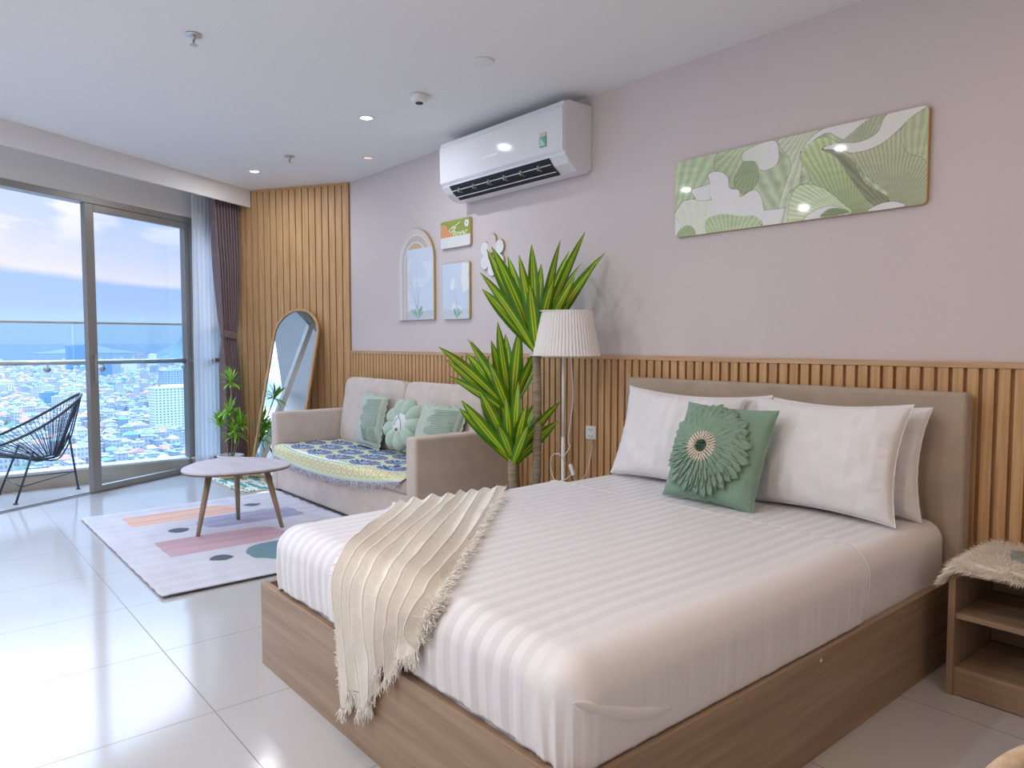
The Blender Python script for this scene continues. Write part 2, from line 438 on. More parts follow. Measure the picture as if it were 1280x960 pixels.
# ================================================================== outside: sky, sea, city
def world():
    w = bpy.data.worlds.new('World'); SC.world = w; w.use_nodes = True
    nt = w.node_tree; N = nt.nodes; L = nt.links; X.nt = nt
    bg = N['Background']
    tc = N.new('ShaderNodeTexCoord'); sp = N.new('ShaderNodeSeparateXYZ'); L.new(tc.outputs['Generated'], sp.inputs[0])
    mp = N.new('ShaderNodeMapping'); mp.inputs['Scale'].default_value = (3.0, 3.0, 9.0); L.new(tc.outputs['Generated'], mp.inputs['Vector'])
    n1 = N.new('ShaderNodeTexNoise'); n1.inputs['Scale'].default_value = 1.3; n1.inputs['Detail'].default_value = 8; n1.inputs['Roughness'].default_value = 0.55; L.new(mp.outputs[0], n1.inputs['Vector'])
    mp2 = N.new('ShaderNodeMapping'); mp2.inputs['Scale'].default_value = (5.0, 5.0, 13.0); mp2.inputs['Location'].default_value = (3.1, 0.4, 1.2); L.new(tc.outputs['Generated'], mp2.inputs['Vector'])
    n2 = N.new('ShaderNodeTexNoise'); n2.inputs['Scale'].default_value = 2.8; n2.inputs['Detail'].default_value = 9; L.new(mp2.outputs[0], n2.inputs['Vector'])
    z = X(sp.outputs[2]); y = X(sp.outputs[1])
    zz = z + (X(n1.outputs['Fac']) - 0.5) * 0.045 + X.op('MULTIPLY', X.op('MAXIMUM', z - 0.03, 0.0), 1.0) * (y - 0.10) * 3.0
    r = N.new('ShaderNodeValToRGB'); L.new(X.op('ADD', zz * 2.0, 0.5).s, r.inputs['Fac'])
    els = [(-0.5, (0.20, 0.30, 0.42)), (-0.06, (0.40, 0.58, 0.78)), (-0.03, (0.46, 0.66, 0.90)), (0.028, (0.50, 0.72, 0.95)), (0.045, (0.46, 0.63, 0.92)), (0.083, (0.42, 0.60, 0.92)), (0.094, (0.84, 0.83, 0.97)), (0.13, (0.66, 0.73, 0.97)), (0.19, (0.52, 0.68, 0.96)), (0.26, (0.58, 0.74, 0.98)), (0.32, (0.54, 0.70, 1.0)), (0.45, (0.50, 0.67, 1.0))]
    cr = r.color_ramp
    while len(cr.elements) > 1: cr.elements.remove(cr.elements[-1])
    first = True
    for zv, c in els:
        p = min(1, max(0, zv * 2 + 0.5))
        if first: e = cr.elements[0]; e.position = p; first = False
        else: e = cr.elements.new(p)
        kf = 0.80 if zv < 0.3 else 1.0
        e.color = (c[0] * kf, c[1] * kf, c[2] * (kf + 1) / 2, 1)
    rc = N.new('ShaderNodeValToRGB'); rc.color_ramp.elements[0].position = 0.46; rc.color_ramp.elements[1].position = 0.60
    L.new(n2.outputs['Fac'], rc.inputs['Fac'])
    hi = X.op('MULTIPLY', X.op('MULTIPLY', z - 0.095, 20.0), 1.0); hi.nt = nt
    cl = nt.nodes.new('ShaderNodeClamp'); L.new(hi.s, cl.inputs[0])
    fac = X(rc.outputs['Color']) * X(cl.outputs[0]) * 0.95
    c = mixc(nt, fac, r.outputs['Color'], (0.74, 0.73, 0.86))
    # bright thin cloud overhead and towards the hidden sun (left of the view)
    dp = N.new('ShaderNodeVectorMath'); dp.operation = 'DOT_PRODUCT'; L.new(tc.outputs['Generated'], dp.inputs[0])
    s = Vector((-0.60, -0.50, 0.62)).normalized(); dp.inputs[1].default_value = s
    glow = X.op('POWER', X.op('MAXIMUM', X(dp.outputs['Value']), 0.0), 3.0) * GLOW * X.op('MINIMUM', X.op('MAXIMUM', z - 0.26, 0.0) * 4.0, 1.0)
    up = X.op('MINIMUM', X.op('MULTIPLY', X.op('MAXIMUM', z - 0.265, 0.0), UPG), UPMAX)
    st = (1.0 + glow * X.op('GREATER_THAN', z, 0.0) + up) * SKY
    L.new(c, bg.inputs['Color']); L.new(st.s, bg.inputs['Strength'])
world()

G = -110.0
M['sea'] = mat('sea_water', (0.085, 0.125, 0.16), 0.9, var=0.04, vscale=0.0006, spec=0.05)
M['ground'] = mat('city_ground', (0.230, 0.270, 0.284), 0.9, var=0.2, vscale=0.012)
M['hill'] = mat('wooded_hill', (0.09, 0.155, 0.20), 0.95, var=0.15, vscale=0.01)  # bluish hill colour includes the haze of distance
struct('ground_city', MB().prism([(-300, -900), (-300, 1500), (-1500, 2600), (-6500, 2800), (-5200, 1700), (-4750, 1000), (-4700, 400), (-4500, -100), (-3300, -900)][::-1], G - 4, G), M['ground'])
struct('ground_sea', MB().prism([(-2500, -40000), (-60000, -40000), (-60000, 60000), (-2500, 60000)][::-1], G - 6, G - 2.5), M['sea'])
def hill(name, label, cx, cy, rx, ry, h, seed):
    def f(u, v):
        x = (u - 0.5) * 2; y = (v - 0.5) * 2
        r = min(1.0, math.hypot(x, y)); hh = h * (math.cos(r * PI) * 0.5 + 0.5) ** 0.8
        hh *= 1 + 0.3 * nz(x * 3 + seed, y * 3) + 0.12 * nz(x * 11 + seed, y * 11)
        return (x * rx, y * ry, hh)
    o = obj(name, MB().grid(f, 40, 40), M['hill'], smooth=True, loc=(cx, cy, G)); tag(o, label, 'hill')
hill('hill', 'hazy green hill rising over the sea behind the city at the right edge of the window', -5900, 2080, 620, 700, 360, 1)
hill('hill', 'low wooded ridge at the shore left of the blue tower', -4500, 220, 330, 420, 32, 5)
hill('hill', 'low wooded ridge in the city just right of the blue tower', -3650, 1020, 260, 430, 30, 9)
hill('hill', 'long thin headland lying on the sea horizon behind the mid window', -9000, 1560, 500, 520, 60, 13)

wallcols = {'white': (0.486, 0.513, 0.540), 'cream': (0.459, 0.459, 0.446), 'grey': (0.324, 0.351, 0.392), 'blue': (0.270, 0.338, 0.419)}  # city wall and roof colours carry the pale distance haze
def facade(name, col, win=(0.216, 0.270, 0.338), sx=3.2, sz=3.3):
    m = bpy.data.materials.new(name); m.use_nodes = True
    nt = m.node_tree; b = nt.nodes['Principled BSDF']; X.nt = nt
    tc = nt.nodes.new('ShaderNodeTexCoord'); sp = nt.nodes.new('ShaderNodeSeparateXYZ'); nt.links.new(tc.outputs['Object'], sp.inputs[0])
    ge = nt.nodes.new('ShaderNodeNewGeometry'); sn = nt.nodes.new('ShaderNodeSeparateXYZ'); nt.links.new(ge.outputs['Normal'], sn.inputs[0])
    x = X(sp.outputs[0]); y = X(sp.outputs[1]); z = X(sp.outputs[2])
    u = ((x + y + 5000) / sx).fract(); v = ((z + 2000) / sz).fract()
    w = (u - 0.5).abs().lt(0.27) * (v - 0.5).abs().lt(0.27) * X(sn.outputs[2]).abs().lt(0.5)
    nt.links.new(mixc(nt, w, col, win), b.inputs['Base Color']); b.inputs['Roughness'].default_value = 0.7
    return m
FAC = {k: facade('facade_' + k, c) for k, c in wallcols.items()}
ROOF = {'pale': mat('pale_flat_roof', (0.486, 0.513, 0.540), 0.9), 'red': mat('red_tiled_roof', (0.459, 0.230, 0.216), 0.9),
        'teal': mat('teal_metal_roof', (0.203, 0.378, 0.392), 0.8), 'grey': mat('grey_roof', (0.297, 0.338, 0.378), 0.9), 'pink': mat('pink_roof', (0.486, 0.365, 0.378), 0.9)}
def house_geo(w, d, h, pitched):
    a = MB().bb((-w / 2, -d / 2, 0), (w / 2, d / 2, h)); r = MB()
    if pitched:
        rh = min(w, d) * 0.3
        vs = [(-w / 2 - .4, -d / 2 - .4, h), (w / 2 + .4, -d / 2 - .4, h), (w / 2 + .4, d / 2 + .4, h), (-w / 2 - .4, d / 2 + .4, h), (-w / 4, 0, h + rh), (w / 4, 0, h + rh)]
        r.add(vs, [(0, 1, 5, 4), (1, 2, 5), (2, 3, 4, 5), (3, 0, 4), (3, 2, 1, 0)])
    else:
        r.bb((-w / 2 - .3, -d / 2 - .3, h), (w / 2 + .3, d / 2 + .3, h + .6)); r.bb((-w / 5, -d / 6, h + .6), (w / 5, d / 5, h + 2.8))
    return a, r
TOW = [(-935, 243, 30), (-915, 262, 34), (-1180, 262, 60), (-980, 128, 45)]
def blocked(x, y):
    return any(math.hypot(x - a, y - b) < r for a, b, r in TOW)
spots = []
X0 = 560.0; row = 0
while X0 < 4500:
    step = 11.5 + X0 * 0.0028
    yy = -0.10 * X0
    while yy < 0.40 * X0:
        x = -X0 + rnd.uniform(-4, 4); y = yy + rnd.uniform(-4, 4)
        park = nz(x * 0.004 + 3, y * 0.004) > 0.33 or (nz(x * 0.02, y * 0.02 + 7) > 0.42)
        if not park and not blocked(x, y): spots.append((x, y, step))
        yy += step * rnd.uniform(0.85, 1.2)
    X0 += step * 1.25
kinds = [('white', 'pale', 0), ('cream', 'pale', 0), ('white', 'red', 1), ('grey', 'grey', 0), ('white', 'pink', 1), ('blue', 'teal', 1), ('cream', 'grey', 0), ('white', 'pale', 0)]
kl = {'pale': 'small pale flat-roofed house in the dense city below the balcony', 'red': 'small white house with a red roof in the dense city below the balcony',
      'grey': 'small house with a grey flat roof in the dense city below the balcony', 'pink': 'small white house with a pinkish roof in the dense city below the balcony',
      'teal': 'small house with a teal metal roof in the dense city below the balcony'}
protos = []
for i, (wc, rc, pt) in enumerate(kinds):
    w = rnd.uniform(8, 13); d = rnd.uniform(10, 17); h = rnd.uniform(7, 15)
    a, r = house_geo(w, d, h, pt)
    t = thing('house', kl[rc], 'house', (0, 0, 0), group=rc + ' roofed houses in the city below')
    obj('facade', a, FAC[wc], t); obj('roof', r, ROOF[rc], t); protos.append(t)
def seenfrom(x, y):                                   # inside the strip of city that shows through the window
    ang = y / -x
    return 0.078 < ang < 0.262 and not (0.128 < ang < 0.142)
near = sorted([s for s in spots if seenfrom(s[0], s[1]) and -s[0] > 690], key=lambda s: -s[0])[:300]
nearset = set(near); used = [False] * len(protos)
for (x, y, st) in near:
    i = rnd.choice([0, 0, 1, 1, 2, 3, 4, 5, 6, 7, 7])
    t = protos[i] if not used[i] else copy_tree(protos[i])
    used[i] = True
    t.location = (x, y, G); t.rotation_euler = (0, 0, rnd.choice([0, PI / 2]) + rnd.uniform(-.25, .25)); t.scale = (1, 1, rnd.uniform(0.7, 1.5))
far = {}
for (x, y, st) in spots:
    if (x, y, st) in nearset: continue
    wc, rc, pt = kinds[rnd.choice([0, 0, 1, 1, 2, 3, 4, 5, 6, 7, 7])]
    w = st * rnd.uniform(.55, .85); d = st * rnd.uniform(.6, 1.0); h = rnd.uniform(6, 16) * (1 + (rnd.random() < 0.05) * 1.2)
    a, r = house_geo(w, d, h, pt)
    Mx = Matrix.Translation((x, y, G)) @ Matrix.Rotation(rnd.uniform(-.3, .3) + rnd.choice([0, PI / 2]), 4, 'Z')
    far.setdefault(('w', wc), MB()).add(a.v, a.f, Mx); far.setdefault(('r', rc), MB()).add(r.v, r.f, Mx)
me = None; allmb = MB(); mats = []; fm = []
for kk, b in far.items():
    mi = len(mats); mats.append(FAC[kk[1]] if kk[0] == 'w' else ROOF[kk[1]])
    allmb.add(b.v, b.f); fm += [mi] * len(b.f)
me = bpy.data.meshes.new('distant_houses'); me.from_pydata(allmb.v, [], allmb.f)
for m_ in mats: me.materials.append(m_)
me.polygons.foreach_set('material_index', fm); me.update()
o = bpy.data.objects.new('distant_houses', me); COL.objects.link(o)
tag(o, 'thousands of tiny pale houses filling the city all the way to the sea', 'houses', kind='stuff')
# treetops between the houses
tm = MB(); ico = bmesh.new(); bmesh.ops.create_icosphere(ico, subdivisions=1, radius=1)
iv = [v.co.copy() for v in ico.verts]; ifc = [tuple(v.index for v in f.verts) for f in ico.faces]; ico.free()
cnt = 0
while cnt < 2600:
    d_ = 560 + 3900 * rnd.random() ** 1.5; a_ = rnd.uniform(-0.08, 0.38); x = -d_; y = a_ * d_
    park = nz(x * 0.004 + 3, y * 0.004) > 0.30 or (nz(x * 0.02, y * 0.02 + 7) > 0.36)
    if not park or blocked(x, y): 
        cnt += 0.2; continue
    r = rnd.uniform(4, 8) * (1 + d_ / 4000)
    tm.add(iv, ifc, Matrix.Translation((x, y, G + r * 0.6)) @ Matrix.Diagonal((r, r, r * 0.8, 1))); cnt += 1
o = obj('treetops', tm, mat('hazy_treetops', (0.121, 0.209, 0.203), 0.95, var=0.25, vscale=0.05)); tag(o, 'green treetops scattered between the houses of the city', 'trees', kind='stuff')  # distance haze mixed into the tree green
# larger buildings
def block(name, label, x, y, w, d, h, wallm, winm, nc, nr, rot=0.0, z0=0, cat='building', ww=0.5, wh=0.5, group=None):
    t = thing(name, label, cat, (x, y, G + z0), (0, 0, rot), group)
    b = MB().bb((-d / 2, -w / 2, 0), (d / 2, w / 2, h)); b.bb((-d / 3, -w / 4, h), (d / 3, w / 4, h + 3.5))
    obj('walls', b, wallm, t)
    wb = MB()
    for i in range(nc):
        for j in range(nr):
            cy = -w / 2 + w * (i + .5) / nc; cz = h * (j + .5) / nr
            wb.box((d / 2 + .02, cy, cz), (.3, w / nc * ww, h / nr * wh))
    nd = max(2, int(nc * d / w))
    for i in range(nd):
        for j in range(nr):
            cx = -d / 2 + d * (i + .5) / nd; cz = h * (j + .5) / nr
            wb.box((cx, -w / 2 - .02, cz), (d / nd * ww, .3, h / nr * wh)); wb.box((cx, w / 2 + .02, cz), (d / nd * ww, .3, h / nr * wh))
    p = obj('windows', wb, winm, t); p['kind'] = 'stuff'
    obj('parapet', MB().bb((-d / 2 - .4, -w / 2 - .4, h - .2), (d / 2 + .4, w / 2 + .4, h + 1.2)), wallm, t)
    return t
WH = mat('white_concrete', (0.756, 0.769, 0.756), 0.8); WG = mat('window_dark', (0.176, 0.230, 0.270), 0.5); WB = mat('window_blue', (0.108, 0.230, 0.392), 0.4)
BL = mat('blue_curtain_wall', (0.135, 0.270, 0.446), 0.4); PK = mat('pink_concrete', (0.405, 0.365, 0.419), 0.8); TB = mat('teal_curtain_wall', (0.162, 0.311, 0.419), 0.4); HZ = mat('hazy_concrete', (0.365, 0.446, 0.513), 0.8)  # hazy concrete has the distance haze mixed into its colour
block('apartment_tower', 'big white apartment tower with rows of square windows behind the right door edge', -950, 255, 52, 18, 56, WH, WG, 12, 17, 0.12)
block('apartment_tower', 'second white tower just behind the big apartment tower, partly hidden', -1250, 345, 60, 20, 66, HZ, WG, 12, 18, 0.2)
block('office_tower', 'tall hazy blue tower standing at the sea left of the door stile', -3050, 500, 82, 45, 98, BL, WB, 8, 20)
block('office_tower', 'thin blue glass tower right of the door stile', -2450, 470, 26, 22, 46, TB, WB, 6, 14)
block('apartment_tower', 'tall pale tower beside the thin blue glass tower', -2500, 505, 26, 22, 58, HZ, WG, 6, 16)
block('apartment_tower', 'pale slab block in the middle of the far skyline', -2700, 590, 36, 22, 50, WH, WG, 8, 14)
block('apartment_tower', 'pinkish slab block under the handrail in the far skyline', -3000, 690, 36, 25, 66, PK, WG, 6, 12)
block('apartment_tower', 'white block right of the pinkish slab in the far skyline', -3050, 745, 24, 25, 64, WH, WG, 5, 12)
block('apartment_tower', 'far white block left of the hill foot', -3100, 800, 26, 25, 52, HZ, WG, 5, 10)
block('apartment_block', 'white apartment block at the left edge of the city view', -1750, 155, 30, 18, 34, WH, WG, 7, 9)
block('apartment_block', 'blue grey office block in the city behind the lounge chair', -1450, 190, 26, 20, 26, TB, WB, 5, 6)
for (x, y, w, d, m_, lb) in ((-1180, 258, 40, 26, ROOF['teal'], 'large teal warehouse roof in the middle of the city'), (-1120, 262, 46, 18, mat('lilac_roof', (0.25, 0.25, 0.33), .8), 'large lilac grey warehouse roof below the teal one')):
    t = thing('warehouse', lb, 'warehouse', (x, y, G), (0, 0, 0.3))
    obj('walls', MB().bb((-d / 2, -w / 2, 0), (d / 2, w / 2, 7)), WH, t)
    b = MB(); n_ = 9
    b.grid(lambda u, v: ((v - .5) * d * 1.06, (u - .5) * w * 1.06, 7 + 3.5 * math.sin(PI * v)), 2, n_); obj('roof', b, m_, t, solid=0.4)
# ================================================================== curtains
def curtain_grid(a_lo, a_hi, off, ztop, folds, depth, nu=180, nv=60, sharp=1.0):
    def f(u, v):
        z = ztop * (1 - v) + 0.012 * v
        lo = a_lo(z); hi = a_hi(z)
        ph = folds * 2 * PI * u + 0.5 * math.sin(7 * u + 1.2)
        dd = depth(z)
        a = lo + (hi - lo) * u + 0.006 * math.sin(2 * ph)
        o = off + dd * math.sin(ph) + 0.006 * nz(u * 9, z * 1.5)
        return WP(a, o, z)
    return MB().grid(f, nu, nv)
o = obj('sheer_curtain', curtain_grid(lambda z: 1.045 - 0.03 * (1 - z / 2.7), lambda z: 1.44, 0.13, 2.70, 8, lambda z: 0.022), sheer_mat('sheer_voile'), smooth=True)
tag(o, 'white translucent sheer curtain hanging beside the sliding glass door', 'curtain')
def interp(z, pts):
    for (z0, a), (z1, b) in zip(pts, pts[1:]):
        if z >= z1:
            t_ = (z - z1) / (z0 - z1); t_ = t_ * t_ * (3 - 2 * t_) if False else t_
            return b + (a - b) * t_
    return pts[-1][1]
M['drape'] = mat('mauve_drape', (0.235, 0.165, 0.175), 0.75, var=0.05, vscale=14, sheen=0.25, spec=0.25, bump=0.06, bscale=400)
dlo = [(2.70, 1.125), (2.2, 1.145), (1.8, 1.175), (1.5, 1.205), (1.38, 1.228), (1.30, 1.228), (1.0, 1.215), (0.5, 1.215), (0.0, 1.22)]
dhi = [(2.70, 1.485), (2.2, 1.48), (1.8, 1.475), (1.5, 1.46), (1.38, 1.43), (1.30, 1.43), (1.0, 1.455), (0.5, 1.475), (0.0, 1.485)]
ddp = [(2.70, 0.040), (2.0, 0.055), (1.5, 0.04), (1.36, 0.018), (1.30, 0.018), (1.0, 0.045), (0.0, 0.06)]
t = thing('drape', 'mauve drape tied back at waist height beside the slatted wall', 'curtain', (0, 0, 0))
obj('fabric', curtain_grid(lambda z: interp(z, dlo), lambda z: interp(z, dhi), 0.30, 2.70, 9, lambda z: interp(z, ddp), 240, 90), M['drape'], t, smooth=True, solid=0.003)
b = MB()
def tie(u, v):
    a = 2 * PI * u
    return WP(1.329 + 0.108 * math.cos(a), 0.30 + 0.036 * math.sin(a), 1.305 + 0.07 * v - 0.02 * math.cos(a))
b.grid(tie, 40, 5, wrapu=True)
obj('tieback', b, M['drape'], t, smooth=True, solid=0.004)

# ================================================================== rugs
RX0, RX1, RY0, RY1 = -5.93, -3.82, 0.945, 2.40
def rug_fn(u, v):
    x = RX0 + (RX1 - RX0) * u; y = RY0 + (RY1 - RY0) * v
    z = 0.008 + 0.0105 * (0.5 + 0.5 * math.sin(x * 44 + 3.2 * nz(x * 2.5, y * 1.2))) * (0.5 + 0.5 * nz(x * 1.3, y * .7 + 4)) + 0.012 * max(0, nz(x * 5, y * 0.3 + 2)) * (u < .55)
    if v < 0.02: z = max(0.007, z - 0.002)
    return (x, y, z)
rm = MB().grid(rug_fn, 400, 280)
def rug_col(co):
    x, y = co[:, 0], co[:, 1]; c = np.empty((len(x), 3)); c[:] = (0.72, 0.72, 0.76)
    n = np.array([mn.noise(Vector((a * 3, b * 12, 0))) for a, b in zip(x, y)]); c *= (1 + 0.035 * n)[:, None]
    def bar(x0, x1, y0, y1, col, stripes=False):
        r = (x1 - x0) / 2; cx = (x0 + x1) / 2; yc = y1 - r
        ins = (x > x0) & (x < x1) & (y > y0) & ((y < yc) | ((x - cx) ** 2 + (y - yc) ** 2 < r * r))
        k = np.where(((x - x0) / (x1 - x0) * 4.0 % 1.0 > 0.74)[:, None] & stripes, 0.5, 1.0)
        c[ins] = (np.array(col) * k + np.array((0.86, 0.74, 0.68)) * (1 - k))[ins]
    bar(-5.70, -5.38, 1.16, 1.90, (0.80, 0.62, 0.54), True)
    lil = (x > -5.36 + (y - 1.5) * 0.05) & (x < -5.02) & (y > 1.52) & (y < 2.23) & (((x + 5.19) ** 2 + (y - 1.69) ** 2 < 0.17 ** 2) | (y > 1.69)); c[lil] = (0.60, 0.59, 0.70)
    bar(-4.86, -4.50, 1.165, 1.92, (0.71, 0.57, 0.61))
    te = ((x + 4.25) / 0.21) ** 2 + ((y - 1.74) / 0.21) ** 2 < 1; c[te] = (0.38, 0.52, 0.57)
    for cx, cy in ((-5.123, 1.382), (-4.292, 1.391), (-5.558, 2.035), (-4.7, 2.2)):
        c[(x - cx) ** 2 + (y - cy) ** 2 < 0.066 ** 2] = (0.33, 0.37, 0.41)
    return c
me = rm.mesh('rug', None); paint(me, rug_col)
me.materials.append(mat('woven_rug', (1, 1, 1), 0.95, attr='Col', bump=0.25, bscale=260, spec=0.15))
o = obj('area_rug', me, None, smooth=True, solid=0.006); tag(o, 'large pale lilac rug with orange, pink and teal shapes under the coffee table', 'rug')
# shaggy mat with green streaks
def mat_fn(u, v):
    x = -6.93 + 0.80 * u; y = 2.16 + 0.50 * v
    x += 0.015 * nz(y * 14, 1); y += 0.015 * nz(x * 14, 3)
    return (x, y, 0.012 + 0.009 * nz(x * 30, y * 30))
mm = MB().grid(mat_fn, 110, 70)
def mat_col(co):
    x, y = co[:, 0], co[:, 1]
    n = np.array([mn.noise(Vector((a * 3.5, b * 16, 1))) + 0.4 * mn.noise(Vector((a * 20, b * 60, 5))) for a, b in zip(x, y)])
    c = np.empty((len(x), 3)); c[:] = (0.84, 0.84, 0.80); c[n > 0.13] = (0.30, 0.60, 0.58); c[n < -0.38] = (0.62, 0.60, 0.48); return c
me = mm.mesh('mat', None); paint(me, mat_col); me.materials.append(mat('tufted_mat', (1, 1, 1), 0.95, attr='Col', spec=0.1))
t = thing('tufted_mat', 'small shaggy white mat with sea green streaks below potted plant and mirror', 'mat', (0, 0, 0))
obj('pile', me, None, t, smooth=True, solid=0.011)
b = MB()
for i in range(150):
    s_ = rnd.random()
    if i % 2: p = Vector((-6.93 + 0.8 * s_, 2.16, 0.008)); d_ = Vector((rnd.uniform(-.01, .01), -0.03, -0.005))
    else: p = Vector((-6.13, 2.16 + 0.5 * s_, 0.008)); d_ = Vector((0.03, rnd.uniform(-.01, .01), -0.005))
    b.tube([p, p + d_], [0.0035, 0.0015], 4)
obj('fringe', b, mat('mat_fringe', (0.66, 0.62, 0.55), 0.9), t)['kind'] = 'stuff'

# ================================================================== coffee table
t = thing('coffee_table', 'small three-legged coffee table with rounded triangular lilac grey top', 'coffee table', (-4.90, 1.69, 0.012))
def rtri(R, k, n=96, a0=0.0):
    p = []
    for i in range(n):
        a = 2 * PI * i / n
        r = R * (1 + k * math.cos(3 * (a - a0))); p.append((r * math.cos(a), r * math.sin(a)))
    return p
A0 = math.radians(-20)
TP = rtri(0.335, 0.075, a0=math.atan2(-0.29, 0.12))
obj('table_top', MB().prism(TP, 0.428, 0.440), mat('lilac_grey_top', (0.56, 0.525, 0.575), 0.45, var=0.06, vscale=3, stretch=(1, 8, 1)), t, bevel=0.003)
obj('top_rim', MB().prism([(x * .992, y * .992) for x, y in TP], 0.418, 0.4285), mat('walnut_edge', (0.20, 0.115, 0.07), 0.5), t, bevel=0.003)
WAL = wood('walnut_leg', (0.29, 0.205, 0.135), (0.40, 0.295, 0.20), 'Z', 5, 0.4)
for (x, y) in ((-4.846, 1.422), (-5.163, 1.794), (-4.752, 1.945)):
    f = Vector((x + 4.90, y - 1.69, 0)); tp = f * 0.66; tp.z = 0.418
    obj('leg', MB().tube([tp, f * 0.85 + Vector((0, 0, 0.19)), f + Vector((0, 0, 0.001))], [0.021, 0.0175, 0.0125], 16), WAL, t, smooth=True)

# ================================================================== sofa
SX0, SX1 = -6.12, -3.82
FAB = weave('beige_linen_sofa', (0.61, 0.51, 0.445), 500)
FAB2 = weave('beige_linen_cushion', (0.65, 0.56, 0.505), 500)
t = thing('sofa', 'beige upholstered two-seat sofa with straight block arms against the wainscot', 'sofa', ((SX0 + SX1) / 2, 2.83, 0))
def L(x, y, z): return (x - (SX0 + SX1) / 2, y - 2.83, z)
def rbox(a, b, r, M_=None): return MB().bb(a, b)
obj('base', MB().bb(L(SX0 + .10, 2.425, 0.02), L(SX1 - .10, 3.22, 0.30)), FAB, t, bevel=0.02)
obj('seat', MB().bb(L(SX0 + .118, 2.42, 0.30), L(SX1 - .118, 3.10, 0.395)), FAB, t, bevel=0.03)
obj('armrest', MB().bb(L(SX0, 2.42, 0.015), L(SX0 + 0.12, 3.22, 0.675)), FAB, t, bevel=0.022)
obj('armrest', MB().bb(L(SX1 - 0.12, 2.42, 0.015), L(SX1, 3.22, 0.675)), FAB, t, bevel=0.022)
obj('back_frame', MB().bb(L(SX0 + .12, 3.14, 0.28), L(SX1 - .12, 3.25, 0.70)), FAB, t, bevel=0.02)
def cushion_block(w, h, d, puff=0.02, n=26):
    """soft box: x width, y depth (front is -y), z height"""
    def sq(v, e=5): return math.copysign(abs(v) ** (2.0 / e), v)
    b = MB()
    def f(u, v):
        a = 2 * PI * u; p = PI * (v - 0.5)
        cx = sq(math.cos(a), 7) * sq(math.cos(p), 9); cy = sq(math.sin(a), 7) * sq(math.cos(p), 9); cz = sq(math.sin(p), 9)
        pf = puff * (1 - cx * cx) * (1 - cz * cz)
        return (cx * w / 2, cy * (d / 2 + pf), cz * h / 2)
    b.grid(f, 96, 48, wrapu=True); return b
for x0, x1 in ((-5.99, -4.985), (-4.975, -3.955)):
    o = obj('back_cushion', cushion_block(x1 - x0, 0.575, 0.15), FAB2, t, smooth=True)
    o.location = L((x0 + x1) / 2, 3.085, 0.675); o.rotation_euler = (math.radians(-9), 0, 0)
for x in (SX0 + .06, SX1 - .06):
    for y in (2.48, 3.16):
        obj('foot', MB().bb(L(x - .03, y - .03, 0), L(x + .03, y + .03, 0.02)), M['black'], t)
# patterned throw over the seat, its front edge hanging down in a shallow curve
def zfront(x):
    u = (x + 5.99) / 2.03
    return 0.265 - 0.0 * u + 0.075 * (abs(2 * u - 0.75)) ** 2
def sthrow(u, v):
    x = -5.985 + 2.03 * u
    Lt = 0.66; zf = zfront(x); hang = 0.40 - zf; tot = Lt + hang; s_ = v * tot
    r = 0.035
    if s_ < Lt: y = 3.03 - s_ * (3.03 - 2.415) / Lt; z = 0.405
    else: y = 2.405; z = 0.405 - (s_ - Lt)
    # round the edge
    e = s_ - Lt
    if abs(e) < r: k = (e + r) / (2 * r); y = 2.415 + (1 - k) ** 2 * r * .9 - 0.010 * k; z = 0.405 - k * k * r
    z += 0.006 * nz(x * 5, s_ * 5) if e < 0 else 0
    y -= (0.010 + 0.006 * nz(x * 9, s_ * 4)) * (1 if e > 0 else 0)
    z += 0.02 * max(0, 1 - abs(x + 4.35) / 0.22) * (1 if 0.1 < s_ < Lt - .1 else 0) * (0.5 + .5 * math.sin(x * 60)) * 0.5
    return (x, y, z)
NU, NV = 340, 150
tb = MB().grid(sthrow, NU, NV)
me = tb.mesh('throw', None)
cols = np.zeros((NU * NV, 3))
for j in range(NV):
    for i in range(NU):
        u, v = i / (NU - 1), j / (NV - 1); x = -5.985 + 2.03 * u
        hang = 0.40 - zfront(x); s_ = v * (0.66 + hang); fe = (0.66 + hang) - s_       # distance from the front hem
        n = mn.noise(Vector((x * 18, s_ * 18, 0)))
        c = Vector((0.80, 0.81, 0.60)) if n > -0.05 else Vector((0.66, 0.76, 0.62))
        if fe > 0.135:                                                                     # field of navy fans
            px, py = 0.345, 0.190; ry = (fe - 0.135) / py; row_ = math.floor(ry); cx = (x / px + 0.5 * (row_ % 2)) % 1.0 - 0.5; cy = (ry % 1.0) - 0.5
            dx, dy = cx * px, cy * py; r_ = math.hypot(dx / 0.158, dy / 0.092); a_ = math.atan2(dy / .105 + 0.40, dx / .165)
            if r_ < 1.0 and math.sin(a_ * 18) > -0.72 - 0.3 * (1 - r_): c = Vector((0.25, 0.34, 0.56)) if r_ > 0.3 else Vector((0.52, 0.60, 0.78))
            elif r_ < 1.08: c = Vector((0.80, 0.84, 0.78))
            elif n > 0.28: c = Vector((0.86, 0.66, 0.46))
        elif fe > 0.125: c = Vector((0.88, 0.93, 0.92))
        elif fe > 0.118: c = Vector((0.30, 0.62, 0.66))
        elif fe > 0.013:
            q = (x / 0.085) % 1.0 - 0.5; w_ = (fe - 0.07) / 0.05
            c = Vector((0.80, 0.80, 0.60)); rr_ = math.hypot(q * 1.7, w_)
            if rr_ < 0.62: c = Vector((0.88, 0.80, 0.60))
            if rr_ < 0.22: c = Vector((0.84, 0.64, 0.48))
            if 0.62 < rr_ < 0.75: c = Vector((0.52, 0.70, 0.52))
        else: c = Vector((0.66, 0.73, 0.80))
        cols[j * NU + i] = c
paint(me, lambda co: cols)
me.materials.append(mat('jacquard_throw', (1, 1, 1), 0.9, attr='Col', bump=0.2, bscale=300, spec=0.15))
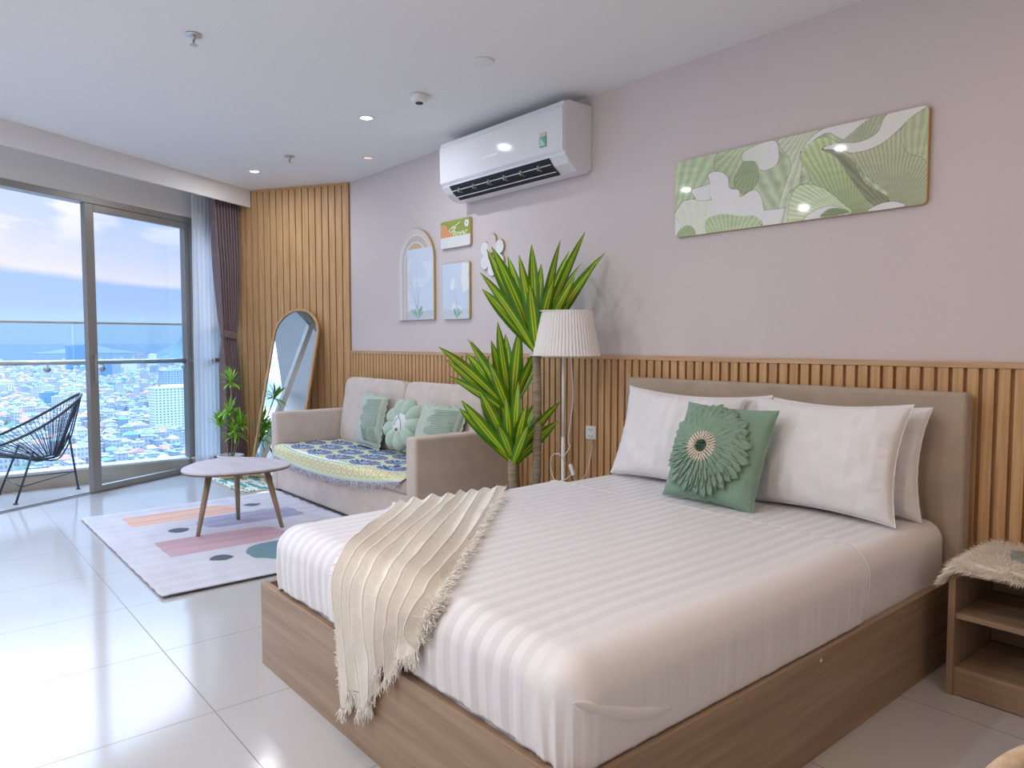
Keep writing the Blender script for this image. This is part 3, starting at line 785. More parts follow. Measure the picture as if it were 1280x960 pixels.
t = thing('sofa_throw', 'fringed jacquard throw with navy fans on yellow green spread over the sofa seat', 'throw', (0, 0, 0))
obj('cloth', me, None, t, smooth=True, solid=-0.004)
b = MB()
for i in range(190):
    x = -5.98 + 2.02 * (i + rnd.uniform(0, .8)) / 190; z = zfront(x) + 0.006; dx = rnd.uniform(-.012, .012)
    b.tube([(x, 2.392, z), (x + dx * .5, 2.388, z - 0.018), (x + dx, 2.392, z - rnd.uniform(.036, .055))], [0.0036, 0.0030, 0.0016], 4)
o = obj('fringe', b, mat('throw_fringe', (0.50, 0.50, 0.55), 0.9, var=0.45, vscale=60), t); o['label'] = 'greyish blue fringe'; o['kind'] = 'stuff'

# ---- generic pillow
def pillow(w, h, th, seed=0, wr=0.006, n=56, flange=0.0, pinch=0.05, ex=0.42, wave=0.010):
    """x width, z height, y thickness (front is -y); centred on its middle"""
    b = MB()
    for sgn in (-1, 1):
        def f(u, v, sgn=sgn):
            a, c = 2 * u - 1, 2 * v - 1
            px = w / 2 * a * (1 - pinch * (1 - a * a) * 0 - pinch * (1 - c * c) * abs(a) ** 3)
            pz = h / 2 * c * (1 - pinch * (1 - a * a) * abs(c) ** 3)
            prof = ((1 - a * a) * (1 - c * c)) ** ex
            y = sgn * th / 2 * prof
            edge = min(1, 6 * (1 - max(abs(a), abs(c))) + .05)
            y += wr * edge * (nz(px * 14 + seed, pz * 14, sgn) + 0.6 * nz(px * 30 + seed, pz * 7, 5 + sgn))
            # radial puckers near the seams
            k = max(abs(a), abs(c)); y += wr * 0.5 * (k ** 6) * prof * math.sin(34 * (a if abs(c) > abs(a) else c) + seed)
            return (px, y, pz)
        b.grid(f, n, n)
    if flange:
        def fl(u, v):
            s_ = u * 4; k = int(s_) % 4; q = (s_ - int(s_)) * 2 - 1
            base = [(q, -1), (1, q), (-q, 1), (-1, -q)][k]
            nr = [(0, -1), (1, 0), (0, 1), (-1, 0)][k]
            a, c = base
            px = w / 2 * a * (1 - pinch * (1 - c * c) * abs(a) ** 3); pz = h / 2 * c * (1 - pinch * (1 - a * a) * abs(c) ** 3)
            wv = wave * v * math.sin(u * 4 * 2 * PI * 9 + seed)
            ex_ = flange * v * (1.0 + 0.1 * nz(u * 40, 0))
            return (px + (nr[0] + 0.7 * a * (abs(q) > .97)) * ex_ * 1.0 if False else px + ex_ * (a if abs(a) > .999 else a * .3), wv, pz + ex_ * (c if abs(c) > .999 else c * .3))
        b.grid(fl, 320, 4, wrapu=True)
    return b
def place(o, bottom, tilt, yaw=0.0, h=0.45, roll=0.0):
    """stand a pillow on the point `bottom`, leaning back (towards +y) by tilt"""
    R_ = Matrix.Rotation(yaw, 4, 'Z') @ Matrix.Rotation(-tilt, 4, 'X') @ Matrix.Rotation(roll, 4, 'Y')
    o.matrix_world = Matrix.Translation(bottom) @ R_ @ Matrix.Translation((0, 0, h / 2))
SAGE = mat('sage_cushion_cloth', (0.475, 0.54, 0.455), 0.9, var=0.04, vscale=8, sheen=0.3, bump=0.15, bscale=300, spec=0.2)
SAGED = mat('sage_stitching', (0.30, 0.42, 0.34), 0.9)
def sage_cushion(label, bottom, tilt, yaw, roll, seed):
    t = thing('cushion', label, 'cushion', group=None)
    w = 0.42
    obj('cover', pillow(w, w, 0.15, seed, 0.004, flange=0.018, wave=0.005), SAGE, t, smooth=True, solid=0.0)
    b = MB()                                        # raised embroidered ribs
    def surf(px, pz):
        a, c = px / (w / 2), pz / (w / 2); return -0.075 * ((1 - a * a) * (1 - c * c)) ** 0.42 - 0.003
    for k in range(17):
        z0 = 0.165 - k * 0.0135
        b.tube([(x_, surf(x_, z0 + 0.02 * x_ / .2), z0 + 0.02 * x_ / .2) for x_ in np.linspace(-0.05 + 0.03 * math.sin(k), 0.175, 8)], 0.0022, 5)
    for k in range(13):
        x0 = -0.03 + k * 0.0155
        b.tube([(x0 + q * 0.05, surf(x0 + q * 0.05, -0.055 - q * 0.11), -0.055 - q * 0.11) for q in np.linspace(0, 1, 6)], 0.0024, 5)
    obj('embroidered_ribs', b, SAGED, t, smooth=True)
    place(t, bottom, tilt, yaw, w, roll)
sage_cushion('square sage green cushion with ribbed stitching at the left end of the sofa', (-5.30, 2.90, 0.425), math.radians(11), math.radians(-4), math.radians(1), 3)
sage_cushion('square sage green cushion with ribbed stitching nearest the right sofa arm', (-4.27, 2.82, 0.42), math.radians(20), math.radians(12), math.radians(3), 8)
# flower cushion
t = thing('flower_cushion', 'round sage flower-shaped cushion with white centre between two square cushions', 'cushion')
PLU = mat('sage_plush', (0.44, 0.56, 0.45), 0.95, var=0.05, vscale=20, sheen=0.6, spec=0.15, bump=0.2, bscale=200)
for k in range(9):
    a = 2 * PI * k / 9 + 0.2
    b = MB(); Mx = Matrix.Rotation(a, 4, 'Y') @ Matrix.Translation((0, 0, 0.13))
    def f(u, v):
        th_ = 2 * PI * u; ph = PI * (v - .5)
        return (0.068 * math.cos(th_) * math.cos(ph) * (1.0 + 0.25 * math.sin(ph)), 0.062 * math.sin(th_) * math.cos(ph), 0.098 * math.sin(ph))
    b.grid(f, 28, 18, Mx, wrapu=True); obj('petal', b, PLU, t, smooth=True)
b = MB()
b.grid(lambda u, v: (0.098 * math.cos(2 * PI * u) * math.cos(PI * (v - .5)), -0.018 + 0.050 * math.sin(PI * (v - .5)), 0.098 * math.sin(2 * PI * u) * math.cos(PI * (v - .5))), 40, 20, wrapu=True)
obj('centre', b, mat('cream_plush', (0.76, 0.78, 0.78), 0.95, sheen=0.5), t, smooth=True)
b = MB(); yq = -0.070
b.tube([(0.0, yq, 0.075), (0.0, yq - .002, 0.045)], 0.0025, 6)
b.tube([(-0.045, yq + .008, -0.03), (-0.035, yq, 0.01), (0.0, yq - .002, 0.048), (0.035, yq, 0.01), (0.05, yq + .012, -0.06)], 0.0025, 6)
obj('stitched_face', b, SAGED, t, smooth=True)
b = MB().lathe([(0.001, 0), (0.012, 0.002), (0.012, 0.008), (0.001, 0.011)], 14, frame_M(Vector((0, -0.058, -0.06)), Vector((1, 0, 0)), Vector((0, 0, 1)), Vector((0, -1, 0))))
obj('button', b, mat('brown_button', (0.22, 0.10, 0.05), 0.5), t, smooth=True)
place(t, (-4.80, 2.87, 0.44), math.radians(20), math.radians(8), 0.43)
t.scale = (0.93, 0.93, 0.93)

# ================================================================== leaning mirror
t = thing('floor_mirror', 'tall arched oak-framed mirror leaning against the slatted wall', 'mirror')
mw, mh = 0.52, 1.64
def arch(w, h, n=28):
    p = [(-w / 2, 0), (-w / 2, h - w / 2)]
    for i in range(1, n): a = PI - PI * i / n; p.append((w / 2 * math.cos(a), h - w / 2 + w / 2 * math.sin(a)))
    p += [(w / 2, h - w / 2), (w / 2, 0)]; return p
lean = math.asin(0.455 / mh)
base = CORN - WD * 0.49 - SD * 0.545
upv = (Vector((0, 0, 1)) * math.cos(lean) + WD * math.sin(lean)).normalized()
nrm = (-WD * math.cos(lean) + Vector((0, 0, 1)) * math.sin(lean)).normalized()
t.matrix_world = frame_M(base + Vector((0, 0, 0.016)), -SD, nrm, upv)
FR = wood('mirror_oak', (0.46, 0.28, 0.13), (0.62, 0.41, 0.21), 'Z', 4, 0.5)
oa = arch(mw, mh); ia = [(x * (mw - .042) / mw, 0.021 + z * (mh - .042) / mh) for x, z in arch(mw, mh)]
b = MB(); n_ = len(oa); vs = []
for y in (-0.004, 0.024):
    vs += [(x, y, z) for x, z in oa] + [(x, y, z) for x, z in ia]
fs = []
for i in range(n_):
    j = (i + 1) % n_
    fs += [(i, j, n_ + j, n_ + i), (2 * n_ + i, 3 * n_ + i, 3 * n_ + j, 2 * n_ + j), (i, 2 * n_ + i, 2 * n_ + j, j), (n_ + i, n_ + j, 3 * n_ + j, 3 * n_ + i)]
b.add(vs, fs); obj('frame', b, FR, t, bevel=0.002)
b = MB(); b.add([(x * 1.01, 0.012, z) for x, z in ia] + [(x * 1.01, 0.004, z) for x, z in ia], [tuple(range(n_)), tuple(range(2 * n_ - 1, n_ - 1, -1))])
obj('mirror_glass', b, mat('mirror_silver', (0.86, 0.91, 0.92), 0.01, metal=1.0), t)
b = MB(); b.add([(x, -0.0045, z) for x, z in oa] + [(x, 0.001, z) for x, z in oa], [tuple(range(n_)), tuple(range(2 * n_ - 1, n_ - 1, -1))] + [(i, (i + 1) % n_, n_ + (i + 1) % n_, n_ + i) for i in range(n_)])
obj('back_panel', b, M['lamz'], t)
b = MB()
for sx in (-0.2, 0.2):
    b.tube([(sx, -0.006, 1.15), (sx, -0.17, 0.22)], 0.010, 8)
b.tube([(-0.2, -0.17, 0.22), (0.2, -0.17, 0.22)], 0.009, 8)
obj('stand', b, FR, t, smooth=True)

# ================================================================== plants
def blade(length, width, bend, droop, nseg=12, twist=0.0, fold=0.35):
    """leaf along +x rising in z; returns rows of 5 points"""
    rows = []
    pos = Vector((0, 0, 0)); ang = bend
    for i in range(nseg + 1):
        s_ = i / nseg
        wdt = width * (0.34 + 0.66 * min(1, s_ / 0.38) ** 0.8) * (1 - max(0, (s_ - 0.52) / 0.48) ** 2.1) + 0.0006
        tw = twist * s_
        lat = Vector((0, math.cos(tw), math.sin(tw))); d_ = Vector((math.cos(ang), 0, math.sin(ang)))
        nr = d_.cross(lat).normalized()
        if nr.z < 0 and abs(tw) < 1.2: nr = -nr
        rows.append([pos + lat * (q * wdt / 2) + nr * (abs(q) * wdt / 2 * fold) for q in (-1, -.5, 0, .5, 1)])
        pos = pos + d_ * (length / nseg); ang -= droop * (0.3 + 1.7 * s_) / nseg
    return rows
def add_leaf(mb, M_, rows):
    o = len(mb.v); n = len(rows)
    for r_ in rows:
        for p in r_: mb.v.append(tuple(M_ @ p))
    for i in range(n):
        for q in range(5): mb.uv[o + i * 5 + q] = (q / 4, i / (n - 1))
    for i in range(n - 1):
        for q in range(4): mb.f.append((o + i * 5 + q, o + i * 5 + q + 1, o + (i + 1) * 5 + q + 1, o + (i + 1) * 5 + q))
def leaf_mat(name, edge, mid, stripe, rough=0.35):
    m = bpy.data.materials.new(name); m.use_nodes = True
    nt = m.node_tree; b = nt.nodes['Principled BSDF']; X.nt = nt
    uv = nt.nodes.new('ShaderNodeUVMap'); sp = nt.nodes.new('ShaderNodeSeparateXYZ'); nt.links.new(uv.outputs[0], sp.inputs[0])
    u = (X(sp.outputs[0]) - 0.5).abs() * 2.0
    r = nt.nodes.new('ShaderNodeValToRGB'); cr = r.color_ramp; nt.links.new(u.s, r.inputs['Fac'])
    cols_ = [(0.0, mid), (0.10, mid), (0.14, stripe), (0.30, stripe), (0.38, mid), (0.7, edge), (1.0, edge)]
    while len(cr.elements) > 1: cr.elements.remove(cr.elements[-1])
    for i, (p, c) in enumerate(cols_):
        e = cr.elements[0] if i == 0 else cr.elements.new(p)
        e.position = p; e.color = (*c, 1)
    tc = nt.nodes.new('ShaderNodeTexCoord'); n = nt.nodes.new('ShaderNodeTexNoise'); n.inputs['Scale'].default_value = 7; nt.links.new(tc.outputs['Object'], n.inputs['Vector'])
    mx = nt.nodes.new('ShaderNodeMix'); mx.data_type = 'RGBA'; mx.blend_type = 'MULTIPLY'; mx.inputs[0].default_value = 0.5
    nt.links.new(r.outputs['Color'], mx.inputs[6]); nt.links.new(n.outputs['Color'], mx.inputs[7])
    hs = nt.nodes.new('ShaderNodeHueSaturation'); hs.inputs['Saturation'].default_value = 1.1; hs.inputs['Value'].default_value = 1.35; nt.links.new(mx.outputs[2], hs.inputs['Color'])
    nt.links.new(hs.outputs[0], b.inputs['Base Color']); b.inputs['Roughness'].default_value = rough
    return m
DR = leaf_mat('striped_dracaena_leaf', (0.085, 0.21, 0.024), (0.18, 0.34, 0.03), (0.56, 0.66, 0.09))
CANE = mat('grey_cane_bark', (0.30, 0.24, 0.16), 0.85, var=0.25, vscale=12, stretch=(1, 1, 5), bump=0.4, bscale=20)
DX, DY = -3.31, 2.86
t = thing('dracaena_plant', 'tall artificial dracaena with three canes of yellow-striped leaves between sofa and lamp', 'plant', (DX, DY, 0))
obj('pot', MB().lathe([(0.001, 0.0), (0.125, 0.0), (0.135, 0.01), (0.165, 0.29), (0.172, 0.30), (0.160, 0.302), (0.152, 0.27), (0.001, 0.265)], 40, cap=False), M['white'], t, smooth=True)
b = MB()
for k in range(230):
    a = rnd.uniform(0, 2 * PI); rr_ = 0.155 * math.sqrt(rnd.random()); zz = 0.268
    rows = blade(rnd.uniform(.05, .11), .022, rnd.uniform(.4, 1.5), 1.2, 4)
    add_leaf(b, Matrix.Translation((rr_ * math.cos(a), rr_ * math.sin(a), zz)) @ Matrix.Rotation(rnd.uniform(0, 2 * PI), 4, 'Z'), rows)
for k in range(60):
    a = rnd.uniform(0, 2 * PI); rows = blade(rnd.uniform(.12, .2), .03, rnd.uniform(.7, 1.2), 1.1, 5)
    add_leaf(b, Matrix.Translation((0.10 * math.cos(a), 0.10 * math.sin(a), 0.27)) @ Matrix.Rotation(a, 4, 'Z'), rows)
o = obj('moss', b, mat('green_moss', (0.07, 0.20, 0.04), 0.8, var=0.4, vscale=30), t); o['label'] = 'bushy green moss covering the pot'
RIGHT = Vector((0.643, 0.766, 0)); FWD = Vector((-0.766, 0.643, 0))
heads = [   # base offset from the pot, cane root, base radius, list of (lateral deg, depth deg, length)
    (Vector((0.09, 0.03, 1.205)), Vector((0.085, 0.03, 0.26)), 0.027,
     [(-31, -18, .62), (-27, 12, .70), (-22, -8, .66), (-15, 20, .70), (-9, -22, .62), (-3, 5, .66), (4, 24, .60), (9, -14, .70), (15, 14, .72), (21, -6, .74), (25, 22, .68), (30, -20, .66), (34, 4, .72), (-38, 6, .50), (12, -26, .50), (-6, -30, .46), (-18, 30, .5), (18, 30, .52), (24, -28, .56)]),
    (Vector((-0.10, -0.01, 0.83)), Vector((-0.055, 0.0, 0.26)), 0.025,
     [(-50, 10, .55), (-44, -14, .62), (-38, 22, .50), (-31, -24, .56), (-27, 2, .52), (-16, 18, .52), (-9, -10, .58), (-3, 16, .54), (5, -6, .56), (12, 22, .44), (20, -8, .46), (28, 12, .46), (-55, -4, .46), (-20, -30, .42)]),
    (Vector((-0.005, -0.08, 0.545)), Vector((-0.005, -0.078, 0.26)), 0.029,
     [(-46, 4, .46), (-38, -20, .50), (-30, 16, .42), (-20, -6, .5), (-10, 20, .44), (-4, -24, .44), (5, 4, .48), (14, -18, .40), (24, 10, .42), (36, -6, .46), (42, 14, .40), (-15, -34, .34), (20, -34, .34)]),
]
for hb, root, cr_, lv in heads:
    b = MB(); mid = (hb + root) / 2 + Vector((0.012, 0, 0))
    b.tube([root, root.lerp(mid, .5), mid, mid.lerp(hb, .5), hb + Vector((0, 0, 0.03))], [cr_ * 1.08, cr_, cr_ * .95, cr_ * .98, cr_ * 0.9], 14)
    obj('cane', b, CANE, t, smooth=True)
    b = MB()
    for (la, de, ln) in lv:
        la = math.radians(la + rnd.uniform(-2, 2)); de = math.radians(de)
        up = Vector((0, 0, 1)) + RIGHT * math.tan(la) + FWD * math.tan(de); up.normalize()
        lim = (3.20 - DY - hb.y) / (ln * 0.97)
        if up.y > lim: up.y = lim; up.normalize()
        sg = 1 if de >= 0 else -1
        inw = Vector((-up.x, -up.y, 0.25)); nn = FWD * (-0.75 * sg) + inw * 0.9 + Vector((rnd.uniform(-.35, .35), rnd.uniform(-.35, .35), 0))
        nn = (nn - up * nn.dot(up)).normalized(); ww = nn.cross(up)
        rows = blade(ln, 0.074 * rnd.uniform(.85, 1.1), 0.0, rnd.uniform(-0.05, 0.38), 14, rnd.uniform(-.6, .6), .28)
        Mx = frame_M(hb + Vector((rnd.uniform(-.008, .008), rnd.uniform(-.008, .008), rnd.uniform(-.02, .03))), up, ww, nn)
        add_leaf(b, Mx, rows)
    obj('foliage', b, DR, t, smooth=True)
# small potted plant by the window
PT = Vector((-6.84, 2.32, 0.014))
t = thing('potted_plant', 'small plant with spiky green rosettes in a white woven pot beside the mirror', 'plant', PT)
obj('pot', MB().lathe([(0.001, 0.02), (0.085, 0.02), (0.112, 0.19), (0.118, 0.200), (0.118, 0.212), (0.106, 0.212), (0.100, 0.17), (0.001, 0.165)], 48, cap=False, rfn=lambda a, z: 1 + 0.012 * math.sin(24 * a)), mat('white_woven_pot', (0.74, 0.72, 0.74), 0.8, bump=0.6, bscale=45), t, smooth=True)
o = obj('saucer', MB().lathe([(0.001, 0.0), (0.096, 0.0), (0.100, 0.022), (0.090, 0.024), (0.001, 0.022)], 36, cap=False), FR, t, smooth=True)
obj('soil', MB().lathe([(0.001, 0.172), (0.1, 0.168)], 24, cap=False), mat('dark_soil', (0.06, 0.045, 0.03), 0.95), t)
SP = leaf_mat('spiky_leaf', (0.23, 0.48, 0.07), (0.30, 0.55, 0.08), (0.45, 0.68, 0.14), 0.45)
lat = Vector((0.643, 0.766, 0))
hd = [(0.014, 0.89, 0.165, 0.0), (-0.095, 0.50, 0.155, 0.0), (-0.01, 0.60, 0.165, 0.02), (0.04, 0.42, 0.16, -0.01), (0.09, 0.50, 0.15, 0.02)]
for (lx, zz, ln, fy) in hd:
    hb = lat * lx + Vector((0, 0, zz)) + FWD * fy; root = lat * (lx * 0.15) + Vector((0, 0, 0.17))
    b = MB(); b.tube([root, root.lerp(hb, .5) + lat * 0.02, hb], [0.006, 0.005, 0.006], 8); obj('stem', b, CANE, t, smooth=True)
    b = MB()
    for k in range(40):
        el = rnd.uniform(-0.35, 1.45); rows = blade(ln * rnd.uniform(.8, 1.1), 0.019, el, rnd.uniform(.2, .9), 6, 0, .2)
        add_leaf(b, Matrix.Translation(hb + Vector((0, 0, rnd.uniform(-.03, .02)))) @ Matrix.Rotation(rnd.uniform(0, 2 * PI), 4, 'Z'), rows)
    obj('leaf_rosette', b, SP, t, smooth=True)

# ================================================================== floor lamp
LX, LY = -3.055, 2.95
t = thing('floor_lamp', 'white floor lamp with pleated fabric shade beside the bed head', 'floor lamp', (LX, LY, 0))
obj('base', MB().lathe([(0.001, 0.0), (0.125, 0.0), (0.125, 0.014), (0.118, 0.02), (0.02, 0.026), (0.001, 0.03)], 40, cap=False), M['whitem'], t, smooth=True)
obj('pole', MB().tube([(0, 0, 0.02), (0, 0, 0.72)], 0.0105, 12).tube([(0, 0, 0.72), (0, 0, 1.40)], 0.0085, 12), M['whitem'], t, smooth=True)
def pleat(a, z): return 1 + 0.022 * math.asin(math.sin(a * 58)) * (2 / PI)
b = MB().lathe([(0.195, 1.193), (0.182, 1.25), (0.170, 1.31), (0.157, 1.38), (0.146, 1.453)], 58 * 6, cap=False, rfn=pleat)
SH = mat('pleated_shade', (0.86, 0.83, 0.82), 0.9, spec=0.1)
o = obj('lamp_shade', b, SH, t, smooth=False, solid=0.0015)
o.location = (0.012, 0.014, 0)
b = MB()
for z, r in ((1.196, 0.193), (1.450, 0.144)):
    b.tube([(r * math.cos(2 * PI * k / 60), r * math.sin(2 * PI * k / 60), z) for k in range(60)], 0.0035, 6, closed=True)
for k in range(3): b.tube([(0, 0, 1.39), (0.144 * math.cos(2.09 * k), 0.144 * math.sin(2.09 * k), 1.45)], 0.002, 6)
obj('shade_frame', b, M['whitem'], t, smooth=True)
obj('bulb', MB().lathe([(0.001, 1.385), (0.014, 1.39), (0.014, 1.36), (0.03, 1.33), (0.028, 1.30), (0.001, 1.285)], 18, cap=False), M['white'], t, smooth=True)
b = MB()
pts = [(0.03, 0.03, 1.22), (0.045, 0.035, 0.95), (0.02, 0.025, 0.72), (0.035, 0.02, 0.66), (0.02, -0.015, 0.60), (0.02, 0.0, 0.56)]
def smooth_pts(p, n=8):
    p = [Vector(q) for q in p]; out = []
    for i in range(len(p) - 1):
        a, b_, c, d_ = p[max(i - 1, 0)], p[i], p[i + 1], p[min(i + 2, len(p) - 1)]
        for k in range(n):
            s_ = k / n
            out.append(0.5 * ((2 * b_) + (c - a) * s_ + (2 * a - 5 * b_ + 4 * c - d_) * s_ ** 2 + (3 * b_ - a - 3 * c + d_) * s_ ** 3))
    return out + [p[-1]]
b.tube(smooth_pts(pts), 0.0028, 6)
b.tube(smooth_pts([(0.02, 0.0, 0.56), (0.0, -0.03, 0.62), (-0.055, -0.04, 0.60), (-0.07, -0.03, 0.52), (-0.03, -0.03, 0.46), (0.02, 0.0, 0.47), (0.05, 0.02, 0.50)]), 0.0028, 6)
b.tube(smooth_pts([(0.06, 0.03, 0.49), (0.02, 0.10, 0.445), (-0.01, 0.20, 0.47), (-0.03, 0.27, 0.60), (-0.075, 0.31, 0.69)]), 0.0028, 6)
obj('power_cord', b, M['white'], t, smooth=True)
b = MB().box((0, 0, 0), (0.022, 0.018, 0.07)); o = obj('switch', b, M['white'], t, bevel=0.006); o.location = (0.055, 0.02, 0.53); o.rotation_euler = (0.1, -0.35, 0)
t = thing('wall_outlet', 'white double power socket plate on the wainscot between lamp and bed', 'socket', (-3.139, YW - 0.022, 0.71))
obj('plate', MB().bb((-0.044, -0.010, -0.042), (0.044, 0, 0.042)), M['white'], t, bevel=0.004)
b = MB()
for z in (-0.021, 0.02):
    for x in (-0.012, 0.012): b.box((x, -0.0105, z), (0.004, 0.002, 0.010))
    b.box((0, -0.0105, z - .011), (0.006, 0.002, 0.005))
obj('socket_slots', b, M['black'], t)

# ================================================================== air conditioner
AX0, AX1 = -4.46, -3.17
t = thing('air_conditioner', 'white split air conditioner high on the mauve wall under the ceiling', 'air conditioner', ((AX0 + AX1) / 2, YW, 2.30))
hw = (AX1 - AX0) / 2
AM = mat('glossy_ac_plastic', (0.76, 0.76, 0.79), 0.07, spec=0.5)
prof = [(0.0, 0.03), (-0.04, 0.0), (-0.13, 0.005), (-0.19, 0.045), (-0.228, 0.09), (-0.236, 0.12), (-0.240, 0.36), (-0.225, 0.398), (-0.19, 0.415), (0.0, 0.415)]
def extr(mb, pr, x0, x1):
    n = len(pr); vs = [(x0, y, z) for y, z in pr] + [(x1, y, z) for y, z in pr]
    mb.add(vs, [tuple(range(n)), tuple(range(2 * n - 1, n - 1, -1))] + [(i, (i + 1) % n, n + (i + 1) % n, n + i) for i in range(n)]); return mb
obj('casing', extr(MB(), prof, -hw, hw), AM, t, bevel=0.008)
fp = [(-0.236, 0.105), (-0.247, 0.12), (-0.251, 0.36), (-0.236, 0.402), (-0.18, 0.418), (-0.18, 0.410), (-0.228, 0.39), (-0.24, 0.355), (-0.237, 0.12)]
obj('front_panel', extr(MB(), fp, -hw + 0.004, hw - 0.004), AM, t, bevel=0.002)
dk = mat('ac_vent_dark', (0.01, 0.012, 0.015), 0.6)
vp = [(-0.135, 0.0035), (-0.193, 0.0440), (-0.232, 0.0905), (-0.229, 0.0955), (-0.188, 0.050), (-0.130, 0.010)]
obj('outlet_grille', extr(MB(), [(-0.137, 0.0015), (-0.195, 0.041), (-0.2335, 0.088), (-0.228, 0.092), (-0.188, 0.050), (-0.130, 0.010)], -hw + 0.10, hw - 0.14), dk, t)
for (y, z) in ((-0.212, 0.054), (-0.170, 0.017)):
    b = MB(); b.box((-0.02, y, z), (2 * hw - 0.25, 0.012, 0.004), None); obj('louver', b, AM, t, bevel=0.0015)
GV = mat('grey_vane', (0.25, 0.26, 0.24), 0.5)
for k in range(6):
    x = -hw + 0.2 + k * (2 * hw - 0.45) / 5; obj('vane', MB().box((x, -0.2, 0.05), (0.012, 0.05, 0.03), None), GV, t)
b = MB().bb((hw - 0.205, -0.2525, 0.16), (hw - 0.145, -0.2505, 0.245)); o = obj('energy_label', b, mat('green_label', (0.10, 0.42, 0.30), 0.5), t); o['label'] = 'small green energy sticker'
b = MB().bb((hw - 0.205, -0.2530, 0.222), (hw - 0.145, -0.2526, 0.245)); obj('label_band', b, mat('label_cream', (0.62, 0.55, 0.35), 0.5), o)
b = MB()
for k in range(5): b.bb((hw - 0.198, -0.2530, 0.170 + k * 0.009), (hw - 0.192 + 0.007 * (5 - k), -0.2526, 0.175 + k * 0.009))
obj('label_bars', b, M['white'], o)
obj('side_clip', MB().bb((hw - 0.001, -0.075, 0.04), (hw + 0.0015, -0.03, 0.12)), AM, t, bevel=0.001)
obj('panel_glint_strip', MB().bb((-0.14, -0.2505, 0.205), (0.02, -0.2495, 0.212)), M['white'], t)  # white strip standing in for a reflection on the front panel

# ================================================================== wall pictures
def rrect(w, h, r, n=6):
    p = []
    for cx, cz, a0 in ((w / 2 - r, h / 2 - r, 0), (-w / 2 + r, h / 2 - r, PI / 2), (-w / 2 + r, -h / 2 + r, PI), (w / 2 - r, -h / 2 + r, 1.5 * PI)):
        for i in range(n + 1): a = a0 + PI / 2 * i / n; p.append((cx + r * math.cos(a), cz + r * math.sin(a)))
    return p
WM = lambda x, z: frame_M(Vector((x, YW, z)), Vector((1, 0, 0)), Vector((0, 0, 1)), Vector((0, -1, 0)))   # x right, y up, z out of the wall
def outline_grid(inside_rows, nu, nv):
    """grid clipped to an outline: inside_rows(v) -> (x0, x1, y)"""
    b = MB()
    def f(u, v): x0, x1, y = inside_rows(v); return (x0 + (x1 - x0) * u, y, 0)
    b.grid(f, nu, nv); return b
def picture(name, label, x, z, poly, rows, nu, nv, fn, depth=0.022, cat='picture', edge=None, rough=0.06, border=0.006):
    rough = 0.025
    t = thing(name, label, cat); t.matrix_world = WM(x, z)
    obj('frame', MB().prism(poly, 0.0, depth), edge or M['gold'], t, bevel=0.0015)
    b = outline_grid(rows, nu, nv); b.v = [(p[0] * (1 - border), p[1] * (1 - border), depth + 0.0012) for p in b.v]
    me = b.mesh('print', None); paint(me, fn)
    me.materials.append(mat('glossy_print_' + name, (1, 1, 1), rough, attr='Col', spec=0.5, coat=0.25))
    obj('print', me, None, t); return t
def rr_rows(w, h, r):
    def f(v):
        y = -h / 2 + h * v; e = max(0, abs(y) - (h / 2 - r)); dx = r - math.sqrt(max(0, r * r - e * e)); return (-w / 2 + dx, w / 2 - dx, y)
    return f
